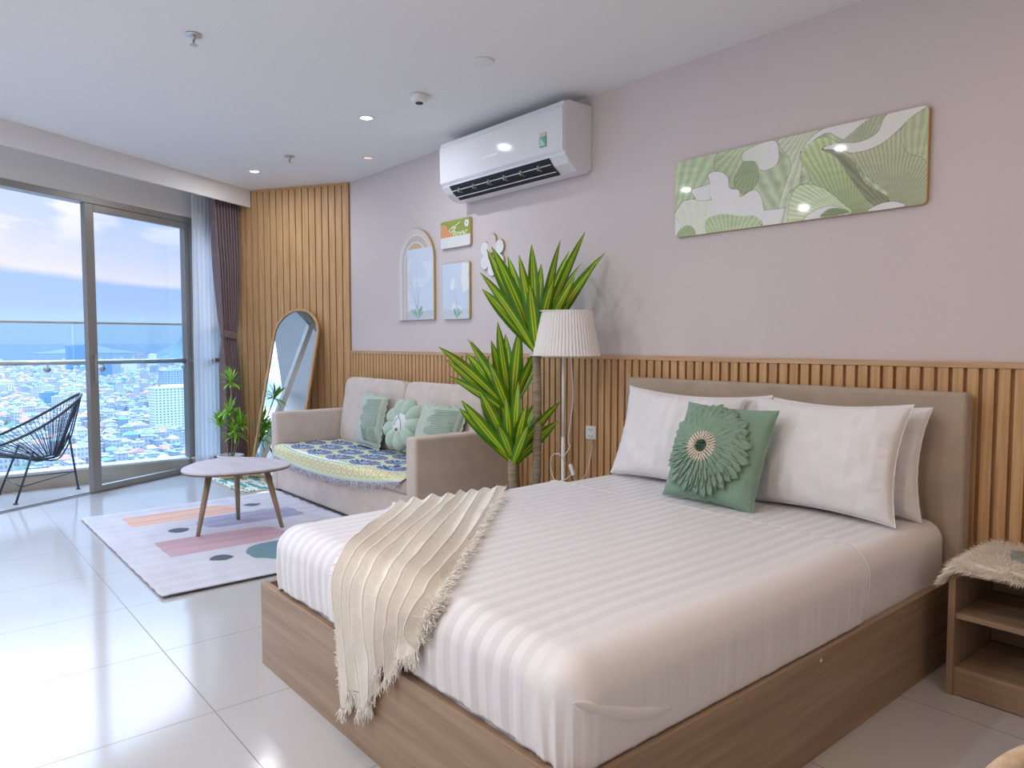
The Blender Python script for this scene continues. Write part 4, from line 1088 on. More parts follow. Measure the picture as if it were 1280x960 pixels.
# -- the long artwork: green and white carved petals
BW, BH = 1.283, 0.405
def art(co):
    u = co[:, 0] / BW + 0.5; v = 0.5 - co[:, 1] / BH
    t_ = u * 340 / (455 - u * 115); px = 90 + 1120 * t_; tp = 325 - 265 * t_; bt = 668 - 153 * t_; py = tp + v * (bt - tp)
    n1 = np.array([mn.noise(Vector((a * 5, b * 9, 0))) for a, b in zip(u, v)]); n2 = np.array([mn.noise(Vector((a * 16, b * 20, 3))) for a, b in zip(u, v)])
    c = np.empty((len(u), 3)); c[:] = (0.60, 0.67, 0.50)
    def lines(cx, cy, k, ph=0.0, warp=0.6): return np.sin(np.arctan2(py - cy, px - cx) * k + ph + warp * 1.6 * n1)
    l0 = lines(760, 900, 60, 0, .9); c *= (1 + 0.07 * l0 + 0.10 * n1)[:, None]
    def inside(poly):
        ins = np.zeros(len(px), bool); P = poly; n = len(P)
        for i in range(n):
            x0, y0 = P[i]; x1, y1 = P[(i + 1) % n]
            if y0 == y1: continue
            cr = ((y0 > py) != (y1 > py)) & (px < (x1 - x0) * (py - y0) / (y1 - y0) + x0); ins ^= cr
        return ins
    def sm(poly, n=7):
        P = [Vector((a, b, 0)) for a, b in poly]; out = []; m_ = len(P)
        for i in range(m_):
            a, b, d_, e = P[i - 1], P[i], P[(i + 1) % m_], P[(i + 2) % m_]
            for k in range(n):
                s = k / n; q = 0.5 * ((2 * b) + (d_ - a) * s + (2 * a - 5 * b + 4 * d_ - e) * s ** 2 + (3 * b - a - 3 * d_ + e) * s ** 3); out.append((q.x, q.y))
        return out
    def petal(poly, col, org, k=50, amp=0.08, grad=0.0, smooth=True, dark=None):
        P = sm(poly) if smooth else poly; i_ = inside(P); l = lines(org[0], org[1], k, 0, .5)
        d = np.hypot(px - org[0], py - org[1]); d = (d - d[i_].min()) / (np.ptp(d[i_]) + 1e-6) if i_.any() else d
        cc = np.array(col)[None, :] * (1 + 0.65 * amp * l + grad * (d - 0.5) + 0.05 * n2)[:, None]; c[i_] = cc[i_]
        # darker thin contour of the carved edge
        for a, b in zip(P, P[1:] + P[:1]):
            if b[0] == a[0] and b[1] == a[1]: continue
            ex, ey = b[0] - a[0], b[1] - a[1]; q = np.clip(((px - a[0]) * ex + (py - a[1]) * ey) / (ex * ex + ey * ey), 0, 1)
            dd = np.hypot(px - a[0] - q * ex, py - a[1] - q * ey); m_ = (dd < 3.2) & ~i_; c[m_] *= 0.86
    petal([(60, 300), (280, 280), (250, 420), (230, 560), (60, 560)], (0.60, 0.69, 0.49), (60, 700), 60)
    petal([(290, 275), (470, 230), (400, 300), (360, 400), (345, 470), (270, 470), (262, 360)], (0.58, 0.66, 0.45), (420, 200), 40, .08, -.2)
    petal([(380, 460), (350, 400), (400, 320), (440, 330), (455, 400), (410, 470)], (0.50, 0.58, 0.38), (450, 300), 50)
    petal([(385, 315), (400, 270), (520, 225), (545, 290), (530, 340), (470, 360), (440, 320)], (0.76, 0.80, 0.70), (380, 330), 60, .09, .2)
    petal([(545, 220), (720, 180), (660, 260), (640, 420), (610, 640), (540, 640), (560, 480), (600, 330)], (0.66, 0.70, 0.57), (700, 100), 60)
    petal([(640, 280), (700, 200), (780, 160), (950, 120), (880, 190), (830, 220), (760, 190), (690, 230)], (0.82, 0.83, 0.77), (600, 300), 90, .07)
    petal([(950, 120), (1010, 100), (990, 190), (860, 240), (800, 260), (840, 215), (890, 170)], (0.56, 0.61, 0.45), (900, 300), 60)
    petal([(690, 400), (640, 290), (740, 210), (860, 280), (930, 400), (1000, 470), (1060, 540), (960, 560), (860, 560), (760, 520), (610, 470), (620, 440)], (0.57, 0.65, 0.40), (880, 640), 90, .10, .25)
    petal([(735, 265), (790, 260), (880, 330), (930, 420), (1030, 480), (1050, 540), (960, 510), (870, 400), (800, 300)], (0.45, 0.47, 0.34), (1100, 600), 60, .12)
    petal([(850, 275), (960, 250), (1080, 180), (1150, 110), (1230, 60), (1230, 560), (1060, 540), (1030, 460), (930, 380), (900, 340)], (0.58, 0.62, 0.44), (1060, 600), 110, .11, .2)
    petal([(1095, 160), (1240, 50), (1240, 330), (1180, 300), (1110, 270)], (0.60, 0.66, 0.46), (1130, 560), 70, .08)
    petal([(740, 262), (800, 238), (900, 232), (980, 190), (1020, 110), (1120, 70), (1225, 45), (1130, 120), (1060, 190), (980, 250), (880, 280), (820, 268)], (0.80, 0.81, 0.70), (700, 280), 110, .06)
    petal([(600, 500), (640, 430), (740, 440), (830, 510), (870, 560), (700, 600), (600, 610)], (0.66, 0.74, 0.54), (900, 600), 90, .10)
    petal([(660, 590), (720, 540), (800, 525), (860, 560), (740, 580)], (0.82, 0.84, 0.76), (860, 580), 40)
    petal([(740, 575), (770, 540), (820, 535), (860, 555)], (0.42, 0.52, 0.30), (860, 560), 40)
    petal([(950, 548), (1010, 512), (1070, 505), (1110, 525)], (0.92, 0.91, 0.90), (1000, 600), 20, .02)
    petal([(470, 545), (575, 535), (560, 605), (480, 612)], (0.86, 0.89, 0.86), (500, 700), 20, .02, 0, False)
    petal([(60, 680), (90, 560), (130, 500), (180, 490), (165, 450), (240, 420), (235, 380), (280, 365), (320, 390), (330, 440), (370, 450), (380, 480), (440, 450), (475, 500), (470, 610), (300, 660)], (0.88, 0.90, 0.88), (260, 640), 36, .03)
    petal([(90, 560), (140, 500), (220, 490), (250, 500), (230, 640), (180, 650), (120, 600)], (0.72, 0.80, 0.66), (200, 760), 40, .05)
    petal([(235, 585), (300, 560), (380, 570), (440, 570), (470, 610), (300, 655), (235, 650)], (0.60, 0.70, 0.47), (330, 760), 60, .08)
    petal([(180, 490), (240, 420), (240, 470), (245, 492)], (0.76, 0.80, 0.74), (220, 520), 20)
    petal([(100, 660), (120, 625), (160, 615), (180, 650), (130, 665)], (0.52, 0.64, 0.40), (100, 700), 40)
    return c
def art_(co):
    c = art(co); g = c.mean(axis=1, keepdims=True); return (g + (c - g) * 0.78) * 1.12 + 0.03
picture('wall_art', 'long horizontal picture of carved pale green and white petals above the bed', -1.88, 2.045, rrect(BW, BH, 0.022), rr_rows(BW, BH, 0.022), 560, 190, art_, 0.022, border=0.004)
# -- landscape panel: orange and green wash, lower half whitened as a window reflection, script lettering and a small flower
def seg_dist(px, py, pts):
    d = np.full(len(px), 9.0)
    for a, b in zip(pts, pts[1:]):
        ex, ey = b[0] - a[0], b[1] - a[1]; q = np.clip(((px - a[0]) * ex + (py - a[1]) * ey) / (ex * ex + ey * ey + 1e-9), 0, 1)
        d = np.minimum(d, np.hypot(px - a[0] - q * ex, py - a[1] - q * ey))
    return d
def land(co):
    u = co[:, 0] / 0.39 + .5; v = .5 - co[:, 1] / 0.208
    n = np.array([mn.noise(Vector((a * 4, b * 5, 0))) for a, b in zip(u, v)])
    c = np.empty((len(u), 3)); c[:] = (0.58, 0.62, 0.24); c[n > 0.12] = (0.52, 0.64, 0.16)
    o_ = (u < 0.40 - 0.35 * (0.5 - v).clip(0, 1) * 2 + 0.1 * n) & (v > 0.12); c[o_] = (0.86, 0.57, 0.33)
    strokes = [[(0.28, .38), (.42, .24), (.52, .30), (.40, .42), (.34, .44), (.46, .36)], [(.40, .30), (.66, .12)], [(.44, .58), (.50, .42), (.47, .40), (.42, .54)],
               [(.50, .56), (.54, .46), (.58, .47), (.57, .56), (.52, .57)], [(.62, .46), (.63, .56), (.67, .47), (.69, .56), (.73, .46)], [(.75, .52), (.79, .49), (.77, .45), (.75, .52), (.78, .56), (.82, .54)], [(.84, .56), (.85, .46), (.90, .46)]]
    for s in strokes: c[seg_dist(u, v * 0.55, [(a, b * 0.55) for a, b in s]) < 0.011] = (0.84, 0.86, 0.66)
    for k in range(6):
        a = PI / 3 * k; c[((u - 0.88 - 0.045 * math.cos(a)) ** 2 + ((v - 0.20) * .55 - 0.045 * math.sin(a)) ** 2) < 0.030 ** 2] = (0.93, 0.90, 0.88)
    c[(u - 0.88) ** 2 + ((v - .20) * .55) ** 2 < 0.017 ** 2] = (0.45, 0.40, 0.42)
    w = v > 0.60; c[w] = (0.84, 0.88, 0.94); c[w & (n > .2)] = (0.90, 0.92, 0.96)  # pale lower part stands in for the window reflected in the gloss
    return c
picture('wall_panel', 'small landscape glossy panel with orange and green top half and white script', -4.585, 2.100, rrect(0.385, 0.208, 0.016), rr_rows(0.385, 0.208, 0.016), 150, 84, land)
def plantpaint(cx, base, w, seed, c, u, v, asp):
    r = random.Random(seed)
    for k in range(16):
        a = r.uniform(-1.2, 1.2); ln = r.uniform(.10, .2); x1 = cx + math.sin(a) * ln / asp; y1 = base - math.cos(a) * ln
        g = r.uniform(0, .15)
        c[seg_dist(u * asp, v, [(cx * asp, base), ((cx + (x1 - cx) * .5) * asp, base - (base - y1) * .6), (x1 * asp, y1)]) < 0.011] = (0.40 + g, 0.60 + g, 0.47 + g)
    for k in range(7):
        a = r.uniform(-.45, .45); ln = r.uniform(.3, .62)
        c[seg_dist(u * asp, v, [(cx * asp, base), (cx * asp + math.sin(a) * ln * .4, base - ln * .6), (cx * asp + math.sin(a) * ln, base - ln)]) < 0.0035] = (0.66, 0.72, 0.80)
def port(co):
    u = co[:, 0] / 0.35 + .5; v = .5 - co[:, 1] / 0.428; c = np.empty((len(u), 3)); c[:] = (0.74, 0.79, 0.87)  # whitish ground painted as the window's reflection
    n = np.array([mn.noise(Vector((a * 3, b * 4, 8))) for a, b in zip(u, v)]); c[n > .15] = (0.86, 0.89, 0.95)
    c[v > 0.82] = (0.74, 0.76, 0.80); plantpaint(.55, .97, .3, 4, c, u, v, .82); return c
picture('wall_panel', 'small upright glossy panel with a painted pale reflection and a green plant at its foot', -4.582, 1.662, rrect(0.35, 0.428, 0.014), rr_rows(0.35, 0.428, 0.014), 110, 130, port)
AW, AH = 0.535, 0.745
def arch_rows(v):
    y = -AH / 2 + AH * v; yc = AH / 2 - AW / 2; e = max(0, y - yc); dx = AW / 2 - math.sqrt(max(1e-6, (AW / 2) ** 2 - e * e)); return (-AW / 2 + dx, AW / 2 - dx, y)
def archp(co):
    x, y = co[:, 0], co[:, 1]; u = x / AW + .5; v = .5 - y / AH; yc = AH / 2 - AW / 2
    c = np.empty((len(u), 3)); c[:] = (0.80, 0.75, 0.72)
    def inarch(w, cy=0.0): return (np.abs(x) < w) & ((y < yc) | (x * x + (y - yc) ** 2 < w * w))
    c[inarch(AW / 2 * .84)] = (0.86, 0.82, 0.80); c[inarch(AW / 2 * .80)] = (0.74, 0.69, 0.67); c[inarch(AW / 2 * .62)] = (0.86, 0.82, 0.80); c[inarch(AW / 2 * .58)] = (0.80, 0.66, 0.54)
    w = (u > 0.26) & (v > 0.215); c[w] = (0.76, 0.80, 0.88)  # whitish field stands in for reflected window light
    n = np.array([mn.noise(Vector((a * 4, b * 6, 2))) for a, b in zip(u, v)]); c[w & (n > .2)] = (0.80, 0.83, 0.89)
    c[(u > .26) & (v > .90)] = (0.72, 0.73, 0.76)
    plantpaint(.56, .985, .3, 9, c, u, v, .72); return c
picture('wall_panel', 'tall arched glossy panel with beige border, leftmost of the wall decorations', -5.147, 1.826, [(p[0], p[1] - AH / 2) for p in arch(AW, AH)][::-1], arch_rows, 130, 180, archp)
# flower shaped wall piece
t = thing('flower_wall_panel', 'six-petal flower-shaped wall decoration with painted pale reflections half hidden by the tall dracaena', 'wall decoration'); t.matrix_world = WM(-4.145, 1.90)
def flo(a): return 0.085 + 0.065 * abs(math.cos(3 * (a - PI / 2))) ** 0.55
fl_poly = [(flo(2 * PI * k / 180) * math.cos(2 * PI * k / 180) * 0.98, flo(2 * PI * k / 180) * math.sin(2 * PI * k / 180)) for k in range(180)]
obj('back_plate', MB().prism([(x * 1.03, y * 1.03) for x, y in fl_poly], 0, 0.014), M['gold'], t)
b = MB(); b.grid(lambda u, v: (flo(2 * PI * u) * v * math.cos(2 * PI * u) * .98, flo(2 * PI * u) * v * math.sin(2 * PI * u), 0.0155), 180, 30, wrapu=True)
me = b.mesh('face', None)
def flc(co):
    x, y = co[:, 0], co[:, 1]; r = np.hypot(x, y); c = np.empty((len(x), 3)); c[:] = (0.86, 0.88, 0.92); top = (np.abs(x) < 0.05) & (y > 0.02); c[top] = (0.80, 0.74, 0.74)  # pale petal colour painted in for mirrored light
    c[r < 0.046] = (0.88, 0.66, 0.54); c[r < 0.018] = (0.45, 0.36, 0.36); return c
paint(me, flc); me.materials.append(mat('flower_print', (1, 1, 1), 0.08, attr='Col', coat=.5)); obj('face', me, None, t)
# ================================================================== bed
BX0, BX1, BY0 = -2.80, -1.06, 1.055
cx = (BX0 + BX1) / 2
t = thing('bed', 'double bed with grey oak laminate box base and beige upholstered headboard', 'bed', (cx, 2.1, 0))
def B(x, y, z): return (x - cx, y - 2.1, z)
obj('footboard', MB().bb(B(BX0, BY0, 0), B(BX1, BY0 + 0.026, 0.328)), M['lam'], t, bevel=0.0015)
obj('side_rail', MB().bb(B(BX0, BY0 + 0.0262, 0), B(BX0 + 0.026, 3.17, 0.328)), M['lamy'], t, bevel=0.0015)
obj('side_rail', MB().bb(B(BX1 - 0.026, BY0 + 0.0262, 0), B(BX1, 3.17, 0.328)), M['lamy'], t, bevel=0.0015)
obj('mattress_deck', MB().bb(B(BX0 + 0.0262, BY0 + 0.0262, 0.20), B(BX1 - 0.0262, 3.165, 0.235)), M['lamy'], t)
HB = weave('beige_headboard_fabric', (0.45, 0.365, 0.285), 450)
obj('headboard', MB().bb(B(-2.775, 3.17, 0.02), B(-1.03, 3.255, 1.072)), HB, t, bevel=0.018)
obj('headboard_base', MB().bb(B(-2.775, 3.172, 0), B(-1.03, 3.25, 0.02)), M['lamz'], t)
obj('rail_screw_cap', MB().lathe([(0.001, 0), (0.006, 0), (0.005, 0.0015), (0.001, 0.002)], 12, frame_M(Vector(B(BX1, 2.12, 0.30)), Vector((0, 1, 0)), Vector((0, 0, 1)), Vector((1, 0, 0)))), M['white'], t)

# soft rounded slab used for mattress, fitted sheet and striped top sheet
def drape_fn(x0, x1, y0, y1, ztop, r, wr=0.0, wside=0.0, crown=0.012, seed=0, front=True, puff=0.0):
    def f(a, b):
        # a, b: position on the unrolled cloth in metres
        ix0, ix1, iy0 = x0 + r, x1 - r, y0 + r
        nx = min(max(a, ix0), ix1); ny = max(b, iy0) if front else b
        dx, dy = a - nx, b - ny; d = math.hypot(dx, dy)
        cr = crown * math.sin(PI * min(1, max(0, (a - x0) / (x1 - x0)))) ** 0.5
        top = ztop + cr
        wz = wr * (nz(a * 3.0 + seed, b * 1.4) + 0.5 * nz(a * 9 + seed, b * 2.5, 2))
        if d < 1e-6: return Vector((a, b, top + wz))
        ux, uy = dx / d, dy / d
        if d < r * PI / 2: h = r * math.sin(d / r); dr = r * (1 - math.cos(d / r))
        else: h = r; dr = r + (d - r * PI / 2)
        # vertical gathers on the hanging part
        k = min(1, max(0, (dr - r * .3) / 0.12)); tq = math.atan2(uy, ux)
        s_ = (nx + tq * 0.16) if abs(uy) > 0.3 else (ny + tq * .16)
        h += puff * math.sin(PI * min(1, dr / 0.26)) + wside * (0.25 if abs(ux) > 0.75 else 1.0 if abs(ux) < .4 else 0.6) * k * (nz(s_ * 24 + seed, dr * 2) + 0.6 * nz(s_ * 60 + seed, dr * 3))
        return Vector((nx + ux * h, ny + uy * h, top - dr + wz * max(0, 1 - dr / .1)))
    return f
MX0, MX1, MY0, MY1 = -2.705, -1.088, 1.085, 3.145
MT = 0.555
WSH = mat('white_bed_linen', (0.72, 0.705, 0.715), 0.85, var=0.02, vscale=6, bump=0.08, bscale=220, sheen=0.15, spec=0.2)
def sheet_mat():
    m = mat('striped_satin_sheet', (0.74, 0.73, 0.76), 0.6, bump=0.06, bscale=160, spec=0.3, sheen=0.1)
    nt = m.node_tree; b = nt.nodes['Principled BSDF']; X.nt = nt
    tc = nt.nodes.new('ShaderNodeTexCoord'); sp = nt.nodes.new('ShaderNodeSeparateXYZ'); nt.links.new(tc.outputs['Object'], sp.inputs[0])
    n = nt.nodes.new('ShaderNodeTexNoise'); n.inputs['Scale'].default_value = 2.0; nt.links.new(tc.outputs['Object'], n.inputs['Vector'])
    x = X(sp.outputs[0]) + (X(n.outputs['Fac']) - 0.5) * 0.03
    s = ((x + 10.0) / STRIPE).fract(); w = X.op('SMOOTHSTEP', s, 0, 0) if False else s
    tri = (s - 0.5).abs() * 2.0
    k = nt.nodes.new('ShaderNodeMapRange'); k.interpolation_type = 'SMOOTHSTEP'
    k.inputs['From Min'].default_value = 0.42; k.inputs['From Max'].default_value = 0.58; nt.links.new(tri.s, k.inputs['Value'])
    kk = X(k.outputs[0]) * X.op('MINIMUM', X.op('MAXIMUM', (-1.14 - X(sp.outputs[0])) * 8.0, 0.0), 1.0)
    nt.links.new(mixc(nt, kk, (0.85, 0.84, 0.87), (0.745, 0.735, 0.775)), b.inputs['Base Color'])
    nt.links.new((kk * 0.30 + 0.38).s, b.inputs['Roughness'])
    return m
STRIPE = 0.058
SHM = sheet_mat()
def cloth(fn, alo, ahi, blo, bhi, dmax, x0, x1, y0, r, nu, nv):
    b = MB()
    def g(u, v):
        a = alo + (ahi - alo) * u; bb_ = blo + (bhi - blo) * v
        # limit the drop at the corners so that the hem stays level
        nx = min(max(a, x0 + r), x1 - r); ny = max(bb_, y0 + r); dx, dy = a - nx, bb_ - ny; d = math.hypot(dx, dy)
        if d > dmax: a = nx + dx * dmax / d; bb_ = ny + dy * dmax / d
        return fn(a, bb_)
    b.grid(g, nu, nv); return b
dm = 0.07 * PI / 2 + 0.24
f = drape_fn(MX0, MX1, MY0, MY1, MT, 0.07, 0.003, 0.002, 0.010, 3)
t = thing('mattress', 'thick mattress in a plain white fitted sheet lying in the bed base', 'mattress', (0, 0, 0))
mbm = cloth(f, MX0 - 0.24, MX1 + 0.24, MY0 - 0.24, MY1, dm, MX0, MX1, MY0, 0.07, 150, 150)
obj('fitted_sheet', mbm, SHM, t, smooth=True, solid=0.01)
obj('core', MB().bb((MX0 + .02, MY0 + .02, 0.236), (MX1 - .02, MY1 - .01, 0.52)), WSH, t, bevel=0.05)

SX_0, SX_1, SY_0 = MX0 - 0.012, MX1 + 0.010, MY0 - 0.014
SR = 0.085
fs_ = drape_fn(SX_0, SX_1, SY_0, 9, MT + 0.014, SR, 0.0065, 0.0085, 0.014, 11, puff=0.010)
dms = SR * PI / 2 + 0.155
HEM = 2.50
def sheet_g():
    b = MB(); nu, nv = 300, 260
    alo, ahi, blo, bhi = SX_0 - 0.20, SX_1 + 0.20, SY_0 - 0.20, HEM
    def g(u, v):
        a = alo + (ahi - alo) * u; bb_ = blo + (bhi - blo) * v
        # slanting top hem near the right side
        if a > -1.35: bb_ -= 0.10 * ((a + 1.35) / 0.35) ** 2 * max(0, v - .8) / .2 * 0.4
        nx = min(max(a, SX_0 + SR), SX_1 - SR); ny = max(bb_, SY_0 + SR); dx, dy = a - nx, bb_ - ny; d = math.hypot(dx, dy)
        if d > dms: a = nx + dx * dms / d; bb_ = ny + dy * dms / d
        p = fs_(a, bb_)
        # creases gathered near the front right corner
        q = max(0, 1 - math.hypot(nx + 1.25, ny - 1.2) / 0.45)
        if q > 0: p.z += 0.0006 * q * math.sin((nx * 0.55 + ny) * 75 + 4 * nz(nx * 5, ny * 5)) * (1 if d < .05 else 0.4)
        return p
    b.grid(g, nu, nv); return b
t = thing('bed_sheet', 'white satin-striped top sheet tucked around the mattress', 'bed sheet', (0, 0, 0))
obj('sheet', sheet_g(), SHM, t, smooth=True, solid=0.004)
# stitched hem along the top of the sheet and the tuck fold at the foot corner
b = MB(); pts = []
for i in range(150):
    a = SX_0 - 0.10 + (SX_1 - SX_0 + 0.26) * i / 149
    bb_ = HEM - 0.012
    if a > -1.35: bb_ -= 0.10 * ((a + 1.35) / 0.35) ** 2 * 0.4
    p = fs_(a, bb_); p.z += 0.002; nx = min(max(a, SX_0 + SR), SX_1 - SR)
    if a > nx: p.x += 0.003
    pts.append(p)
b.tube(pts, 0.0026, 6); obj('hem', b, WSH, t, smooth=True)
b = MB(); pts = []
for i in range(30):
    q = i / 29
    p = Vector((SX_1 + 0.000 + 0.006 * math.sin(q * 3), 1.075 + 0.36 * q, MT - 0.055 - 0.115 * math.sin(q * PI / 2))); pts.append(p)
b.tube(pts, [0.018 * (1 - .85 * abs(2 * i / 29 - 1) ** 3) for i in range(30)], 12, flat=0.55); obj('tuck_fold', b, SHM, t, smooth=True)

# pillows
PW_ = mat('white_pillow_cotton', (0.82, 0.805, 0.82), 0.8, var=0.015, vscale=5, bump=0.06, bscale=180, sheen=0.1, spec=0.25)
def bed_pillow(label, x, y, z, w, h, th, tilt, yaw, roll, seed):
    t = obj('pillow', pillow(w, h, th, seed, 0.010, n=84, flange=0.004, pinch=0.10, ex=0.40, wave=0.001), PW_, None, smooth=True)
    tag(t, label, 'pillow', 'white pillows at the head of the bed'); place(t, (x, y, z), tilt, yaw, h, roll); return t
zt = MT + 0.012
bed_pillow('white pillow behind, at the left, mostly hidden by the front left pillow', -2.16, 3.045, zt, 0.70, 0.45, 0.15, math.radians(9), 0, math.radians(-1.5), 2)
bed_pillow('front left white pillow whose right part is behind the green flower cushion', -2.27, 2.90, zt, 0.70, 0.475, 0.17, math.radians(17), math.radians(3), math.radians(2), 5)
bed_pillow('white pillow standing behind the front right pillow, showing at the right edge', -1.47, 3.04, zt, 0.68, 0.45, 0.14, math.radians(9), 0, math.radians(0), 9)
bed_pillow('large smooth white pillow at the front right of the bed, right of the green cushion', -1.50, 2.875, zt, 0.69, 0.475, 0.18, math.radians(17), math.radians(-3), math.radians(-1), 13)
# green flower cushion
GR = mat('green_velvet', (0.23, 0.36, 0.265), 0.8, sheen=0.3, var=0.06, vscale=10, spec=0.2, bump=0.1, bscale=300)
GP = mat('green_felt_petals', (0.25, 0.37, 0.275), 0.85, sheen=0.25, var=0.05, vscale=14, spec=0.15)
t = thing('petal_flower_cushion', 'square green cushion with a big layered petal flower and cream centre ring on the bed', 'cushion')
CW = 0.45
obj('cover', pillow(CW, CW, 0.16, 4, 0.006, n=64, flange=0.004, pinch=0.06, wave=0.001), GR, t, smooth=True)
def csurf(px, pz):
    a, c = min(.999, abs(px) / (CW / 2)), min(.999, abs(pz) / (CW / 2)); return -0.08 * ((1 - a * a) * (1 - c * c)) ** 0.42
b = MB(); fx, fz = -0.022, 0.0
for ring, (r0, r1, n_, wd, lift) in enumerate([(0.055, 0.212, 36, 0.040, 0.003), (0.052, 0.185, 34, 0.036, 0.008), (0.050, 0.155, 30, 0.031, 0.013), (0.046, 0.122, 26, 0.025, 0.018)]):
    for k in range(n_):
        a = 2 * PI * (k + 0.5 * (ring % 2)) / n_ + rnd.uniform(-.03, .03); ln = r1 * rnd.uniform(.93, 1.05)
        vs = []; ns = 8; fold = rnd.uniform(.35, .7)
        for i in range(ns + 1):
            s_ = i / ns; rr_ = r0 * .8 + (ln - r0 * .8) * s_; wd_ = wd * (0.25 + 0.75 * math.sin(min(1, s_ / .75) * PI / 2)) * (1 if s_ < .8 else math.sqrt(max(0.02, 1 - ((s_ - .8) / .2) ** 2)))
            ca, sa = math.cos(a), math.sin(a)
            for q in (-1, -.4, .4, 1):
                px = fx + rr_ * ca - sa * q * wd_ / 2; pz = fz + rr_ * sa + ca * q * wd_ / 2
                y = csurf(px, pz) - lift - 0.004 - 0.010 * math.sin(PI * s_) - fold * q * 0.007 * (0.4 + s_) - 0.006 * s_ * (q * q)
                vs.append((px, y, pz))
        b.add(vs, [(i * 4 + q, i * 4 + q + 1, (i + 1) * 4 + q + 1, (i + 1) * 4 + q) for i in range(ns) for q in range(3)])
obj('petals', b, GP, t, smooth=True, solid=0.0018)
b = MB()
for ring, (rr_, n_) in enumerate(((0.060, 30), (0.049, 26), (0.038, 20))):
    for k in range(n_):
        a = 2 * PI * (k + .5 * ring) / n_; c_ = Vector((fx + rr_ * math.cos(a), csurf(fx, fz) - 0.030 - 0.003 * ring, fz + rr_ * math.sin(a))); d_ = Vector((math.cos(a), 0, math.sin(a)))
        b.tube([c_ - d_ * .010 + Vector((0, 0.006, 0)), c_ - d_ * .004 + Vector((0, -0.006, 0)), c_ + d_ * .006 + Vector((0, -0.006, 0)), c_ + d_ * .011 + Vector((0, 0.008, 0))], 0.0042, 6)
obj('cream_loop_ring', b, mat('cream_felt_loops', (0.74, 0.66, 0.56), 0.9), t, smooth=True)
b = MB()
for k in range(26):
    a = k * 2.4; r_ = 0.0052 * math.sqrt(k); c_ = Vector((fx + r_ * math.cos(a), csurf(fx, fz) - 0.030, fz + r_ * math.sin(a)))
    b.tube([c_, c_ + Vector((rnd.uniform(-.004, .004), -0.010, rnd.uniform(-.004, .004)))], 0.0032, 6)
obj('flower_centre', b, mat('dark_green_felt', (0.07, 0.16, 0.11), 0.9), t, smooth=True)
place(t, (-1.865, 2.66, zt + 0.004), math.radians(24), math.radians(2), CW, math.radians(1.5))

# throw blanket draped from the left edge of the bed over the foot end
rowsA = [(-2.80, 1.69), (-2.62, 1.56), (-2.44, 1.385), (-2.27, 1.20), (-2.16, 1.08)]   # left border on the bed (x, y)
rowsB = [(-2.66, 2.20), (-2.40, 1.93), (-2.10, 1.62), (-1.84, 1.34), (-1.60, 1.09)]     # right border
TO = 0.012
def lerp_path(P, s):
    s = s * (len(P) - 1); i = min(int(s), len(P) - 2); q = s - i; return (P[i][0] + (P[i + 1][0] - P[i][0]) * q, P[i][1] + (P[i + 1][1] - P[i][1]) * q)
NR = 8
def hem_drop(u):                                     # how far the end hangs below the mattress edge
    pts_ = [(0, .44), (.08, .445), (.16, .36), (.24, .37), (.32, .405), (.42, .37), (.50, .30), (.58, .22), (.66, .25), (.76, .19), (.88, .15), (1.0, .11)]
    for (a, x), (b_, y) in zip(pts_, pts_[1:]):
        if u <= b_: return x + (y - x) * (u - a) / (b_ - a)
    return pts_[-1][1]
def fold_u(u, s): return u + 0.020 * math.sin(s * 4 + 9 * u) + 0.022 * nz(u * 3, s * 2.2)
def fold_h(u, s):
    w = fold_u(u, s); ph = (w * NR) % 1.0
    crest = (0.5 - 0.5 * math.cos(2 * PI * ph)) ** (0.65 + min(1.4, s * 1.3))
    k = math.floor(w * NR)
    return (0.017 + 0.022 * min(1, s * 1.3)) * crest * (0.75 + 0.45 * nz(k * 3.1 + .5, s * 1.5)) * min(1, 10 * max(0, min(u + .02, 1.02 - u))) + 0.004 * nz(u * 20, s * 6)
def throw_final(u, v):
    s = v * 2.0                                        # 0..1.25 lies on the bed, the rest hangs over the foot end
    xe = -2.16 + 0.56 * u
    q = min(1.0, s / 1.22)
    a, b_ = lerp_path(rowsA, q), lerp_path(rowsB, q)
    x = a[0] + (b_[0] - a[0]) * u; y = a[1] + (b_[1] - a[1]) * u
    fh = fold_h(u, s)
    if s > 1.22:
        h = (s - 1.22) / 0.78; y -= h * hem_drop(u); x += (0.5 - u) * 0.06 * h + 0.02 * nz(u * 6, s * 2) * h + 0.035 * h * (1 - u)
    p = fs_(x, y)
    # surface normal of the mattress under the cloth
    d_ = (SY_0 + SR) - y; th_ = min(PI / 2, max(0, d_ / SR)); n = Vector((0, -math.sin(th_), math.cos(th_)))
    if x < SX_0 + SR and th_ < .2: th2 = min(PI / 2, (SX_0 + SR - x) / SR); n = Vector((-math.sin(th2), 0, math.cos(th2)))
    p = p + n * (TO + fh)
    if p.z < 0.40 and th_ > 1: p.y = min(p.y, BY0 - 0.006 - fh * .8 + max(0, (p.z - 0.345)) * 0.6)
    return p
CRM = mat('cream_gauze_throw', (0.88, 0.845, 0.79), 0.95, var=0.02, vscale=30, bump=0.3, bscale=260, sheen=0.3, spec=0.1)
t = thing('throw_blanket', 'cream gauze throw blanket with frayed edges draped in folds over the foot of the bed', 'throw blanket', (0, 0, 0))
obj('cloth', MB().grid(throw_final, 330, 200), CRM, t, smooth=True, solid=0.003)
CRF = mat('cream_fringe', (0.86, 0.83, 0.78), 0.95)
b = MB()
